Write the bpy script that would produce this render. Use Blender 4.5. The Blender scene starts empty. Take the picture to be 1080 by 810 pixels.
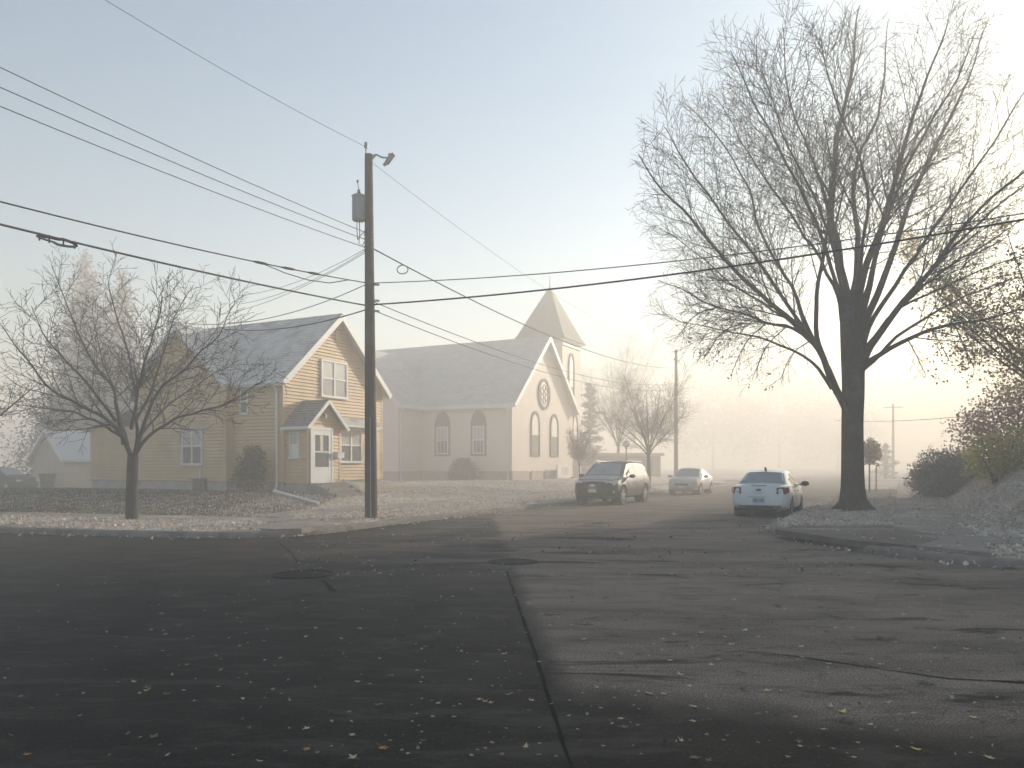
import bpy, math, random
import numpy as np
from mathutils import Vector, Matrix, noise as mnoise

random.seed(7)
RNG = np.random.default_rng(11)
SC = bpy.context.scene
COL = SC.collection
R = math.radians
PI = math.pi

# ------------------------------------------------------------------ camera frame
EYE = 1.6
FPX = 810.0          # focal length in photograph pixels
HOR = 491.0          # horizon row


def gp(px, py, z=0.0):
    """ground point seen at a photograph pixel, on the level z"""
    d = (EYE - z) * FPX / (py - HOR)
    return Vector(((px - 540.0) / FPX * d, d, z))


def pt(px, py, d):
    """point seen at a photograph pixel at the distance d"""
    return Vector(((px - 540.0) / FPX * d, d, EYE - (py - HOR) / FPX * d))


STREET = R(63.2)     # heading of the church street
UX, UY = math.cos(STREET), math.sin(STREET)
VX, VY = -UY, UX

# ------------------------------------------------------------------ mesh helpers


class MB:
    def __init__(self):
        self.v = []
        self.f = []

    def add(self, vs, fs):
        n = len(self.v)
        self.v.extend(tuple(p) for p in vs)
        self.f.extend(tuple(i + n for i in f) for f in fs)

    def box(self, x0, x1, y0, y1, z0, z1):
        self.add([(x0, y0, z0), (x1, y0, z0), (x1, y1, z0), (x0, y1, z0), (x0, y0, z1), (x1, y0, z1), (x1, y1, z1), (x0, y1, z1)],
                 [(3, 2, 1, 0), (4, 5, 6, 7), (0, 1, 5, 4), (1, 2, 6, 5), (2, 3, 7, 6), (3, 0, 4, 7)])

    def obox(self, T, a0, a1, z0, z1, o0, o1):
        """box in a wall's frame: a along, z up, o out"""
        P = [T(a0, z0, o0), T(a1, z0, o0), T(a1, z0, o1), T(a0, z0, o1), T(a0, z1, o0), T(a1, z1, o0), T(a1, z1, o1), T(a0, z1, o1)]
        self.add(P, [(3, 2, 1, 0), (4, 5, 6, 7), (0, 1, 5, 4), (1, 2, 6, 5), (2, 3, 7, 6), (3, 0, 4, 7)])

    def bar(self, a, b, w, h, up=(0, 0, 1)):
        a = Vector(a); b = Vector(b)
        d = (b - a).normalized(); u = Vector(up)
        s = d.cross(u)
        if s.length < 1e-5:
            s = d.cross(Vector((1, 0, 0)))
        s.normalize(); t = s.cross(d).normalized()
        P = []
        for q in (a, b):
            for (i, j) in ((-1, -1), (1, -1), (1, 1), (-1, 1)):
                P.append(q + s * (w / 2 * i) + t * (h / 2 * j))
        self.add(P, [(3, 2, 1, 0), (4, 5, 6, 7), (0, 1, 5, 4), (1, 2, 6, 5), (2, 3, 7, 6), (3, 0, 4, 7)])

    def poly(self, pts):
        self.add(pts, [tuple(range(len(pts)))])

    def prism(self, pts, ext):
        """closed solid: polygon pts pushed by ext"""
        n = len(pts); e = Vector(ext)
        P = [Vector(p) for p in pts]; Q = [p + e for p in P]
        fs = [tuple(reversed(range(n))), tuple(range(n, 2 * n))]
        for i in range(n):
            j = (i + 1) % n
            fs.append((i, j, n + j, n + i))
        self.add(P + Q, fs)

    def tube(self, path, radii, sides=8, cap=True):
        path = [Vector(p) for p in path]
        n = len(path)
        if not hasattr(radii, '__len__'):
            radii = [radii] * n
        vs = []
        prev = None
        for i, p in enumerate(path):
            d = (path[min(i + 1, n - 1)] - path[max(i - 1, 0)])
            if d.length < 1e-9:
                d = Vector((0, 0, 1))
            d.normalize()
            if prev is None:
                s = d.cross(Vector((0.13, 0.27, 0.95)))
                if s.length < 1e-3:
                    s = d.cross(Vector((1, 0, 0)))
            else:
                s = prev - d * prev.dot(d)
                if s.length < 1e-4:
                    s = d.cross(Vector((0.3, 0.8, 0.5)))
            s.normalize(); prev = s
            t = d.cross(s)
            for k in range(sides):
                a = 2 * PI * k / sides
                vs.append(p + (s * math.cos(a) + t * math.sin(a)) * radii[i])
        fs = []
        for i in range(n - 1):
            for k in range(sides):
                k2 = (k + 1) % sides
                fs.append((i * sides + k, i * sides + k2, (i + 1) * sides + k2, (i + 1) * sides + k))
        if cap and sides > 2:
            fs.append(tuple(reversed(range(sides))))
            fs.append(tuple(range((n - 1) * sides, n * sides)))
        self.add(vs, fs)

    def lathe(self, prof, c=(0, 0, 0), sides=24, axis='z', cap=True):
        """prof: list of (r, h)"""
        vs = []
        for r, h in prof:
            for k in range(sides):
                a = 2 * PI * k / sides
                x, y = r * math.cos(a), r * math.sin(a)
                p = (x, y, h) if axis == 'z' else ((x, h, y) if axis == 'y' else (h, x, y))
                vs.append((p[0] + c[0], p[1] + c[1], p[2] + c[2]))
        fs = []
        for i in range(len(prof) - 1):
            for k in range(sides):
                k2 = (k + 1) % sides
                fs.append((i * sides + k, i * sides + k2, (i + 1) * sides + k2, (i + 1) * sides + k))
        if cap:
            fs.append(tuple(reversed(range(sides))))
            fs.append(tuple(range((len(prof) - 1) * sides, len(prof) * sides)))
        self.add(vs, fs)

    def build(self, name, m, parent=None, smooth=False, angle=None, fix=True):
        me = bpy.data.meshes.new(name)
        me.from_pydata(self.v, [], self.f)
        return finish(me, name, m, parent, smooth, angle, fix)


def finish(me, name, m, parent=None, smooth=False, angle=None, fix=True):
    if fix:
        import bmesh
        bm = bmesh.new(); bm.from_mesh(me)
        bmesh.ops.recalc_face_normals(bm, faces=bm.faces)
        bm.to_mesh(me); bm.free()
    if smooth:
        me.polygons.foreach_set('use_smooth', [True] * len(me.polygons))
        if angle:
            me.set_sharp_from_angle(angle=R(angle))
    if m:
        me.materials.append(m)
    o = bpy.data.objects.new(name, me)
    COL.objects.link(o)
    if parent:
        o.parent = parent
    return o


def np_mesh(name, V, F, m, parent=None, smooth=False):
    """fast mesh of same-sized faces from arrays"""
    V = np.asarray(V, dtype=np.float32); F = np.asarray(F, dtype=np.int32)
    k = F.shape[1]
    me = bpy.data.meshes.new(name)
    me.vertices.add(len(V)); me.vertices.foreach_set('co', V.ravel())
    me.loops.add(F.size); me.loops.foreach_set('vertex_index', F.ravel())
    me.polygons.add(len(F))
    me.polygons.foreach_set('loop_start', np.arange(0, F.size, k, dtype=np.int32))
    me.polygons.foreach_set('loop_total', np.full(len(F), k, dtype=np.int32))
    if smooth:
        me.polygons.foreach_set('use_smooth', np.ones(len(F), dtype=bool))
    me.update(calc_edges=True); me.validate()
    if m:
        me.materials.append(m)
    o = bpy.data.objects.new(name, me); COL.objects.link(o)
    if parent:
        o.parent = parent
    return o


def tag(o, label, cat, group=None):
    o['label'] = label; o['category'] = cat
    if group:
        o['group'] = group
    return o


def thing(name, label, cat, loc=(0, 0, 0), rot=0.0, group=None):
    o = bpy.data.objects.new(name, None); COL.objects.link(o)
    o.empty_display_size = 0.3
    o.location = loc; o.rotation_euler = (0, 0, rot)
    return tag(o, label, cat, group)


def kind(o, k):
    o['kind'] = k
    return o


def copy_tree(o, parent=None):
    c = o.copy(); COL.objects.link(c)
    c.parent = parent
    for ch in list(o.children):
        copy_tree(ch, c)
    return c


# ------------------------------------------------------------------ materials
MATS = {}


def nd(nt, typ, **kw):
    n = nt.nodes.new(typ)
    for k, v in kw.items():
        setattr(n, k, v)
    return n


def mat(name, c1, c2=None, rough=0.8, scale=4.0, detail=6.0, bump=0.0, bscale=None, metal=0.0, spec=0.5, coat=0.0, rough2=None,
        stretch=(1, 1, 1), c3=None, s3=0.5, t3=(0.5, 0.65), coords='Object', bdist=0.02):
    """principled surface: two colours mixed by noise, a third in larger patches, fine bump"""
    m = bpy.data.materials.new(name); m.use_nodes = True
    nt = m.node_tree
    b = nt.nodes['Principled BSDF']
    b.inputs['Roughness'].default_value = rough
    b.inputs['Metallic'].default_value = metal
    b.inputs['Specular IOR Level'].default_value = spec
    b.inputs['Coat Weight'].default_value = coat
    tc = nd(nt, 'ShaderNodeTexCoord'); mp = nd(nt, 'ShaderNodeMapping')
    mp.inputs['Scale'].default_value = stretch
    nt.links.new(tc.outputs[coords], mp.inputs['Vector'])
    if c2 is None:
        c2 = tuple(x * 0.8 for x in c1)
    n1 = nd(nt, 'ShaderNodeTexNoise'); n1.inputs['Scale'].default_value = scale; n1.inputs['Detail'].default_value = detail
    nt.links.new(mp.outputs[0], n1.inputs['Vector'])
    r = nd(nt, 'ShaderNodeValToRGB')
    r.color_ramp.elements[0].position = 0.32; r.color_ramp.elements[1].position = 0.68
    r.color_ramp.elements[0].color = (*c1, 1); r.color_ramp.elements[1].color = (*c2, 1)
    nt.links.new(n1.outputs['Fac'], r.inputs[0])
    out = r.outputs[0]
    if c3 is not None:
        n3 = nd(nt, 'ShaderNodeTexNoise'); n3.inputs['Scale'].default_value = s3; n3.inputs['Detail'].default_value = 7
        n3.inputs['Roughness'].default_value = 0.65
        nt.links.new(tc.outputs[coords], n3.inputs['Vector'])
        mr = nd(nt, 'ShaderNodeMapRange'); mr.inputs[1].default_value = t3[0]; mr.inputs[2].default_value = t3[1]
        mr.interpolation_type = 'SMOOTHSTEP'
        nt.links.new(n3.outputs['Fac'], mr.inputs[0])
        mx = nd(nt, 'ShaderNodeMix', data_type='RGBA')
        nt.links.new(mr.outputs[0], mx.inputs[0]); nt.links.new(out, mx.inputs[6]); mx.inputs[7].default_value = (*c3, 1)
        out = mx.outputs[2]
    nt.links.new(out, b.inputs['Base Color'])
    if bump:
        n2 = nd(nt, 'ShaderNodeTexNoise'); n2.inputs['Scale'].default_value = bscale or scale * 6; n2.inputs['Detail'].default_value = 4
        nt.links.new(mp.outputs[0], n2.inputs['Vector'])
        bp = nd(nt, 'ShaderNodeBump'); bp.inputs['Strength'].default_value = bump; bp.inputs['Distance'].default_value = bdist
        nt.links.new(n2.outputs['Fac'], bp.inputs['Height']); nt.links.new(bp.outputs[0], b.inputs['Normal'])
    MATS[name] = m
    return m


def leaf_mat(name, cols, rough=0.7, transl=0.3):
    """leaf faces, each its own shade (random per mesh island)"""
    m = bpy.data.materials.new(name); m.use_nodes = True
    nt = m.node_tree; b = nt.nodes['Principled BSDF']; out = nt.nodes['Material Output']
    g = nd(nt, 'ShaderNodeNewGeometry'); r = nd(nt, 'ShaderNodeValToRGB')
    r.color_ramp.interpolation = 'LINEAR'
    es = r.color_ramp.elements
    while len(es) < len(cols):
        es.new(0.5)
    for i, c in enumerate(cols):
        es[i].position = i / (len(cols) - 1); es[i].color = (*c, 1)
    nt.links.new(g.outputs['Random Per Island'], r.inputs[0])
    nt.links.new(r.outputs[0], b.inputs['Base Color'])
    b.inputs['Roughness'].default_value = rough
    b.inputs['Specular IOR Level'].default_value = 0.3
    if transl:
        t = nd(nt, 'ShaderNodeBsdfTranslucent'); mx = nd(nt, 'ShaderNodeMixShader'); mx.inputs[0].default_value = transl
        nt.links.new(r.outputs[0], t.inputs[0]); nt.links.new(b.outputs[0], mx.inputs[1]); nt.links.new(t.outputs[0], mx.inputs[2])
        nt.links.new(mx.outputs[0], out.inputs[0])
    MATS[name] = m
    return m


# house and church
mat('siding_yellow', (0.68, 0.485, 0.275), (0.61, 0.435, 0.255), 0.6, 1.2, bump=0.1, bscale=30, c3=(0.54, 0.40, 0.25), s3=0.6)
mat('trim_white', (0.78, 0.77, 0.74), (0.70, 0.69, 0.67), 0.5, 3.0)
mat('concrete_wall', (0.46, 0.44, 0.42), (0.34, 0.33, 0.32), 0.9, 2.5, bump=0.3, bscale=25)
mat('shingle_frost', (0.46, 0.45, 0.455), (0.64, 0.625, 0.625), 0.85, 2.2, bump=0.5, bscale=40, stretch=(1, 1, 1), c3=(0.32, 0.31, 0.315), s3=0.9)
mat('shingle_dark', (0.17, 0.155, 0.16), (0.27, 0.255, 0.26), 0.85, 5, bump=0.5, bscale=40)
mat('church_roof', (0.46, 0.45, 0.45), (0.56, 0.545, 0.545), 0.85, 1.2, bump=0.4, bscale=20)
mat('church_wall', (0.82, 0.72, 0.62), (0.76, 0.67, 0.575), 0.7, 0.8, bump=0.15, bscale=14)
mat('church_stone', (0.50, 0.44, 0.37), (0.42, 0.37, 0.31), 0.9, 1.6, bump=0.3, bscale=10)
mat('church_arch', (0.15, 0.125, 0.11), (0.19, 0.16, 0.14), 0.8, 3)
mat('spire_slate', (0.27, 0.26, 0.22), (0.22, 0.21, 0.18), 0.85, 2, bump=0.3, bscale=12)
mat('glass_dark', (0.10, 0.10, 0.115), (0.16, 0.16, 0.17), 0.22, 1.5, spec=0.5)
mat('glass_pale', (0.42, 0.41, 0.40), (0.52, 0.51, 0.49), 0.25, 6, spec=0.5, stretch=(9, 9, 0.5))  # paler pane with upright streaks
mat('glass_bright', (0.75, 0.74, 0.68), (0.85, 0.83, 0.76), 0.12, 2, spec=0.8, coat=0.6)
mat('door_white', (0.80, 0.80, 0.79), (0.74, 0.74, 0.73), 0.4, 2)
mat('step_concrete', (0.30, 0.27, 0.25), (0.22, 0.20, 0.185), 0.9, 5, bump=0.4)
mat('garage_siding', (0.62, 0.50, 0.36), (0.56, 0.45, 0.33), 0.7, 2)
mat('roof_snowy', (0.62, 0.64, 0.68), (0.54, 0.56, 0.60), 0.8, 2, bump=0.3)
# pole and wires
mat('pole_wood', (0.105, 0.075, 0.058), (0.055, 0.040, 0.032), 0.9, 6, bump=0.7, bscale=30, stretch=(6, 6, 0.4), c3=(0.16, 0.13, 0.115), s3=0.7)
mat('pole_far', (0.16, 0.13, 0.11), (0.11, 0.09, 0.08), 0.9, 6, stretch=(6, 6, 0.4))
mat('galvanised', (0.42, 0.42, 0.43), (0.34, 0.34, 0.35), 0.45, 5, metal=0.6)
mat('transformer_grey', (0.36, 0.37, 0.38), (0.30, 0.31, 0.32), 0.45, 4)
mat('porcelain', (0.30, 0.26, 0.23), (0.35, 0.31, 0.28), 0.25, 4)
mat('wire_black', (0.018, 0.018, 0.020), (0.028, 0.028, 0.03), 0.6, 3)
mat('wire_alu', (0.10, 0.105, 0.11), (0.14, 0.14, 0.15), 0.55, 3)
# ground
mat('kerb_stone', (0.27, 0.232, 0.205), (0.18, 0.157, 0.140), 0.92, 4, bump=0.6, bscale=40, c3=(0.13, 0.115, 0.105), s3=1.2, coords='Object')
mat('walk', (0.30, 0.25, 0.215), (0.23, 0.19, 0.165), 0.9, 3, bump=0.4, bscale=60, c3=(0.42, 0.36, 0.32), s3=0.6)
mat('apron', (0.165, 0.128, 0.105), (0.115, 0.09, 0.075), 0.9, 5, bump=0.5, bscale=60, c3=(0.20, 0.18, 0.165), s3=1.0)
mat('soil', (0.30, 0.225, 0.165), (0.54, 0.46, 0.39), 0.95, 5.5, bump=0.9, bscale=18, c3=(0.68, 0.62, 0.57), s3=1.1, t3=(0.46, 0.62), bdist=0.05)
mat('tar', (0.003, 0.003, 0.003), (0.006, 0.006, 0.006), 0.9, 8, spec=0.1)
mat('iron', (0.010, 0.009, 0.0085), (0.022, 0.020, 0.018), 0.75, 10, spec=0.15, bump=0.3)
# trees
mat('bark_big', (0.125, 0.074, 0.040), (0.058, 0.035, 0.020), 0.95, 7, bump=1.0, bscale=22, stretch=(3, 3, 0.5), c3=(0.13, 0.115, 0.095), s3=1.3, bdist=0.05)
mat('twig_brown', (0.050, 0.038, 0.031), (0.070, 0.054, 0.043), 0.9, 5)
mat('bark_dark', (0.055, 0.045, 0.042), (0.030, 0.026, 0.025), 0.95, 9, bump=0.8, bscale=26, stretch=(3, 3, 0.6))
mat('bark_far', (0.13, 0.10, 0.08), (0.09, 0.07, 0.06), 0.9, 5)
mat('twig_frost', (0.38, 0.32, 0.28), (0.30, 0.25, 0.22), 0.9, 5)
leaf_mat('needle_frost', [(0.34, 0.33, 0.36), (0.46, 0.44, 0.47), (0.58, 0.55, 0.57), (0.26, 0.25, 0.28)], 0.8, 0.15)
leaf_mat('needle_dark', [(0.05, 0.055, 0.04), (0.09, 0.09, 0.065), (0.14, 0.13, 0.10)], 0.8, 0.15)
leaf_mat('shrub_dark', [(0.035, 0.045, 0.028), (0.06, 0.065, 0.045), (0.022, 0.03, 0.02), (0.10, 0.10, 0.085)], 0.6, 0.15)
leaf_mat('bush_brown', [(0.38, 0.30, 0.23), (0.48, 0.40, 0.32), (0.28, 0.22, 0.17), (0.60, 0.52, 0.44)], 0.8, 0.5)
leaf_mat('bush_yellow', [(0.78, 0.65, 0.16), (0.54, 0.48, 0.15), (0.86, 0.72, 0.24), (0.38, 0.35, 0.14), (0.88, 0.76, 0.36)], 0.6, 0.6)
leaf_mat('shrub_pink', [(0.66, 0.38, 0.32), (0.74, 0.50, 0.42), (0.56, 0.36, 0.29), (0.80, 0.64, 0.55)], 0.7, 0.6)
leaf_mat('frost_lilac', [(0.17, 0.16, 0.185), (0.22, 0.205, 0.23), (0.30, 0.28, 0.30), (0.12, 0.115, 0.13)], 0.8, 0.2)
leaf_mat('leaf_gold', [(0.85, 0.62, 0.26), (0.66, 0.45, 0.18), (0.90, 0.72, 0.38), (0.56, 0.38, 0.18)], 0.7, 0.7)
leaf_mat('leaf_russet', [(0.32, 0.17, 0.07), (0.22, 0.12, 0.06), (0.40, 0.26, 0.12), (0.17, 0.10, 0.06)], 0.7, 0.45)
leaf_mat('leaf_frosted', [(0.60, 0.46, 0.35), (0.82, 0.76, 0.71), (0.40, 0.28, 0.19), (0.86, 0.81, 0.77), (0.68, 0.58, 0.50), (0.50, 0.36, 0.26), (0.80, 0.74, 0.69)], 0.8, 0.1)
leaf_mat('grass_frosted', [(0.60, 0.51, 0.42), (0.78, 0.72, 0.66), (0.40, 0.34, 0.25), (0.84, 0.79, 0.74), (0.52, 0.44, 0.35)], 0.8, 0.15)
leaf_mat('leaf_bits', [(0.26, 0.19, 0.12), (0.38, 0.32, 0.26), (0.15, 0.10, 0.06), (0.44, 0.38, 0.32), (0.20, 0.13, 0.07)], 0.8, 0.1)
leaf_mat('grass_green_shade', [(0.055, 0.058, 0.036), (0.085, 0.082, 0.055), (0.13, 0.12, 0.09), (0.045, 0.043, 0.028)], 0.8, 0.15)  # dark green grass with the lawn's shade put into its colour
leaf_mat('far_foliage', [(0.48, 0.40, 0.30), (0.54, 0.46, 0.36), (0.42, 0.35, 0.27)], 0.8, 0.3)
mat('leaf_pale', (0.56, 0.43, 0.24), (0.42, 0.31, 0.16), 0.6, 14)
mat('leaf_white', (0.58, 0.51, 0.40), (0.48, 0.41, 0.31), 0.6, 14)
mat('leaf_brown', (0.20, 0.12, 0.06), (0.14, 0.085, 0.045), 0.65, 14)
mat('leaf_yellow', (0.62, 0.50, 0.06), (0.54, 0.40, 0.05), 0.55, 14)
mat('leaf_orange', (0.46, 0.20, 0.035), (0.36, 0.14, 0.03), 0.55, 14)
# cars
mat('paint_white', (0.84, 0.85, 0.88), (0.80, 0.82, 0.85), 0.3, 3, coat=0.5)
mat('paint_dark', (0.030, 0.025, 0.025), (0.042, 0.036, 0.036), 0.5, 3, spec=0.3)
mat('paint_silver', (0.42, 0.42, 0.41), (0.48, 0.48, 0.46), 0.35, 3, coat=0.5)
mat('frost_paint', (0.44, 0.45, 0.47), (0.30, 0.31, 0.33), 0.7, 9)
mat('frost_glass', (0.27, 0.30, 0.33), (0.34, 0.37, 0.40), 0.5, 8)
mat('car_glass', (0.035, 0.036, 0.038), (0.06, 0.062, 0.065), 0.5, 3, spec=0.2)
mat('side_glass', (0.16, 0.17, 0.17), (0.22, 0.23, 0.23), 0.2, 3)
mat('tyre_rubber', (0.022, 0.021, 0.021), (0.03, 0.029, 0.028), 0.85, 12, bump=0.2)
mat('alloy', (0.55, 0.55, 0.56), (0.48, 0.48, 0.49), 0.35, 6, metal=0.7)
mat('black_plastic', (0.02, 0.02, 0.021), (0.028, 0.028, 0.03), 0.6, 8)
mat('tail_red', (0.30, 0.035, 0.02), (0.22, 0.03, 0.018), 0.2, 8, coat=0.5)
mat('lens_clear', (0.70, 0.71, 0.72), (0.6, 0.61, 0.62), 0.15, 8, coat=0.6)
mat('plate_blue', (0.55, 0.63, 0.72), (0.50, 0.58, 0.68), 0.5, 9)
mat('plate_white', (0.72, 0.72, 0.70), (0.66, 0.66, 0.64), 0.5, 9)
mat('chrome', (0.65, 0.65, 0.66), (0.6, 0.6, 0.6), 0.2, 5, metal=0.9)
mat('emblem_blue', (0.04, 0.06, 0.12), (0.05, 0.07, 0.14), 0.3, 5)
mat('bin_plastic', (0.035, 0.037, 0.042), (0.045, 0.047, 0.05), 0.6, 5)
mat('sign_white', (0.80, 0.76, 0.72), (0.76, 0.72, 0.69), 0.5, 4)
mat('sign_pink', (0.62, 0.44, 0.42), (0.60, 0.42, 0.40), 0.5, 4)
mat('lamp_white', (0.85, 0.85, 0.82), (0.8, 0.8, 0.78), 0.3, 4)
mat('far_wall', (0.30, 0.27, 0.24), (0.26, 0.235, 0.21), 0.9, 2)
mat('pvc_white', (0.75, 0.75, 0.75), (0.68, 0.68, 0.68), 0.4, 4)

# ================================================================== SETTING: road, kerbs, walks, ground
def chaikin(p, n=2):
    p = [Vector((a[0], a[1])) for a in p]
    for _ in range(n):
        q = [p[0]]
        for a, b in zip(p[:-1], p[1:]):
            q += [a * 0.75 + b * 0.25, a * 0.25 + b * 0.75]
        q.append(p[-1]); p = q
    return p


KERB_L = chaikin([(-118, 49), (-60, 32.2), (-30, 23.5), (-18, 19.95), (-12.2, 18.25), (-10, 17.6), (-8, 17.05), (-6.3, 16.83), (-5.2, 17.0), (-4.4, 17.9), (-3.3, 20.6),
                  (-1.8, 23.5), (0.05, 27.3), (1.85, 30.9), (1.85 + UX * 30, 30.9 + UY * 30), (1.85 + UX * 190, 30.9 + UY * 190)])
KERB_R = chaikin([(9.1 + UX * 195, 24.45 + UY * 195), (9.1 + UX * 30, 24.45 + UY * 30), (9.1, 24.45), (7.75, 21.9), (6.65, 19.8), (6.2, 18.2), (6.17, 16.2), (6.45, 14.3), (6.95, 13.0),
                  (7.5, 12.1), (8.3, 11.3), (10.5, 10.0), (40, -5), (100, -34)])
KL = np.array([tuple(p) for p in KERB_L]); KR = np.array([tuple(p) for p in KERB_R])


def sdist(P, K):
    """signed distance (positive on the block's side) and nearest point, for points P (n,2) to the polyline K"""
    best = np.full(len(P), 1e9); sgn = np.ones(len(P)); near = np.zeros_like(P); nrm = np.zeros_like(P)
    for a, b in zip(K[:-1], K[1:]):
        ab = b - a; L2 = ab @ ab
        t = np.clip(((P - a) @ ab) / L2, 0, 1)
        q = a + t[:, None] * ab
        d = np.hypot(*(P - q).T)
        m = d < best - 1e-9
        best[m] = d[m]; near[m] = q[m]
        cr = ab[0] * (P[:, 1] - a[1]) - ab[1] * (P[:, 0] - a[0])
        sgn[m] = np.where(cr[m] >= 0, 1, -1)
        nn = np.array([-ab[1], ab[0]]) / math.sqrt(L2)
        nrm[m] = nn
    return best * sgn, near, nrm


def sstep(a, b, x):
    t = np.clip((x - a) / (b - a), 0, 1)
    return t * t * (3 - 2 * t)


def height_l(d, X, Y):
    h = 0.135 + 0.012 * np.clip(d, 0, 3) + 0.40 * sstep(3.9, 8.6, d)
    dip = sstep(33, 44, Y) * sstep(14, 20, -X)
    return h - 0.50 * dip


def height_r(d, X, Y):
    h = 0.135 + 0.02 * np.clip(d, 0, 3)
    fade = 1 - 0.75 * sstep(34, 52, Y)
    return h + (1.15 * sstep(4.5, 6.3, d) + 0.75 * sstep(5.6, 10, d)) * fade


def axis(parts):
    out = []
    for a, b, s in parts:
        n = max(1, round((b - a) / s))
        out += list(np.linspace(a, b, n, endpoint=False))
    out.append(parts[-1][1])
    return np.array(out)


def pip(P, poly):
    P = np.asarray(P); inside = np.zeros(len(P), bool)
    n = len(poly)
    for i in range(n):
        x1, y1 = poly[i][:2]; x2, y2 = poly[(i + 1) % n][:2]
        c = ((y1 > P[:, 1]) != (y2 > P[:, 1])) & (P[:, 0] < (x2 - x1) * (P[:, 1] - y1) / (y2 - y1 + 1e-12) + x1)
        inside ^= c
    return inside


def lump(P, s, amp, seed=0.0):
    return np.array([mnoise.noise((x * s + seed, y * s, seed)) + 0.5 * mnoise.noise((x * s * 2.3, y * s * 2.3 + seed, 3.1)) for x, y in P]) * amp


# paved corner pieces, as ground polygons
APRON = [gp(*q, 0.14)[:2] for q in [(818, 561.5), (838, 557), (946, 557), (1012, 565.5), (964, 579), (900, 573.5), (856, 567)]]
RAMP_R = [gp(*q, 0.14)[:2] for q in [(966, 579.5), (1011, 567), (1030, 569), (1046, 588)]]
RAMP_L = [gp(*q, 0.15)[:2] for q in [(250, 557.5), (330, 547.5), (380, 548.5), (346, 555.5), (318, 558.8), (288, 559.6)]]


def walk_strip(path, o0, o1):
    """paving slabs between two offsets from a path: list of four-corner slabs"""
    out = []
    acc = []
    for a, b in zip(path[:-1], path[1:]):
        a = np.array(a); b = np.array(b)
        L = np.hypot(*(b - a)); n = max(1, round(L / 1.5))
        for i in range(n):
            acc.append(a + (b - a) * i / n)
    acc.append(np.array(path[-1]))
    for i in range(len(acc) - 1):
        a, b = acc[i], acc[i + 1]
        t = (b - a) / np.hypot(*(b - a)); nn = np.array([-t[1], t[0]])
        g = t * 0.012
        out.append([a + nn * o0 + g, b + nn * o0 - g, b + nn * o1 - g, a + nn * o1 + g])
    return out


SLABS_L = walk_strip([(-60, 32.2), (-30, 23.5), (-18, 19.95), (-12.2, 18.25), (-6.6, 16.85)], 2.7, 4.0)
SLABS_LS = walk_strip([(-3.9, 19.6), (0.05 - 0.05, 27.3), (1.85, 30.9), (1.85 + UX * 90, 30.9 + UY * 90)], 2.75, 4.15)
SLABS_R = walk_strip([(9.1 + UX * 90, 24.45 + UY * 90), (9.1, 24.45), (6.05, 18.4), (4.2, 14.75)], 2.75, 4.25)
SLABS_RC = walk_strip([(5.5, 12.4), (10.5, 10.0), (40, -5)], 2.6, 3.9)


def on_walk(P):
    m = np.zeros(len(P), bool)
    for S in (SLABS_L, SLABS_LS, SLABS_R, SLABS_RC):
        for q in S:
            if math.hypot(q[0][0], q[0][1] - 20) < 60:
                m |= pip(P, q)
    return m


def paved(P):
    return on_walk(P) | pip(P, APRON) | pip(P, RAMP_R) | pip(P, RAMP_L)


def block(name, K, hf, xs, ys, side):
    X, Y = np.meshgrid(xs, ys)
    nx, ny = len(xs), len(ys)
    P = np.stack([X.ravel(), Y.ravel()], 1)
    d, near, nrm = sdist(P, K)
    gx = np.gradient(xs); gy = np.gradient(ys)
    cell = np.minimum(*np.meshgrid(gx, gy)).ravel()
    snap = np.abs(d) < 0.62 * np.maximum(cell, 0.2)
    P[snap] = near[snap] + nrm[snap] * 0.08
    d[snap] = 0.08
    Z = hf(d, P[:, 0], P[:, 1])
    nearby = (np.abs(P[:, 0]) < 36) & (P[:, 1] < 62) & (P[:, 1] > 6) & (d > 0.15)
    idx = np.nonzero(nearby)[0]
    pv = paved(P[idx])
    amp = np.where(pv, 0.0, 0.045)
    Z[idx] += lump(P[idx], 1.9, 1.0, 2.0 + side) * amp
    if side > 0:   # the bank is rougher
        bank = idx[(d[idx] > 4.8) & ~pv]
        Z[bank] += lump(P[bank], 0.8, 0.13, 5.0)
    ok = d > 0.04
    i = np.arange(nx * ny).reshape(ny, nx)
    F = np.stack([i[:-1, :-1], i[:-1, 1:], i[1:, 1:], i[1:, :-1]], -1).reshape(-1, 4)
    F = F[ok[F].all(1)]
    V = np.column_stack([P, Z])
    used = np.unique(F); re = np.full(len(V), -1); re[used] = np.arange(len(used))
    o = np_mesh(name, V[used], re[F], MATS['soil'], smooth=True)
    return kind(o, 'structure')


block('lawn', KL, height_l, axis([(-120, -36, 6), (-36, 14, 0.25), (14, 105, 5)]), axis([(14, 50, 0.25), (50, 70, 1.0), (70, 215, 6)]), 0)
block('lawn', KR, height_r, axis([(4, 32, 0.22), (32, 125, 5)]), axis([(-40, 8, 4), (8, 50, 0.22), (50, 70, 1.0), (70, 215, 6)]), 1)


def zl(x, y):
    P = np.array([[x, y]]); d = sdist(P, KL)[0]
    return float(height_l(d, P[:, 0], P[:, 1])[0])


def zr(x, y):
    P = np.array([[x, y]]); d = sdist(P, KR)[0]
    return float(height_r(d, P[:, 0], P[:, 1])[0])


# sheet below everything, out to where the fog has swallowed all
mb = MB(); mb.poly([(-158, -22, -0.5), (158, -22, -0.5), (158, 328, -0.5), (-158, 328, -0.5)])
kind(mb.build('ground', MATS['soil'], fix=False), 'structure')


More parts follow.
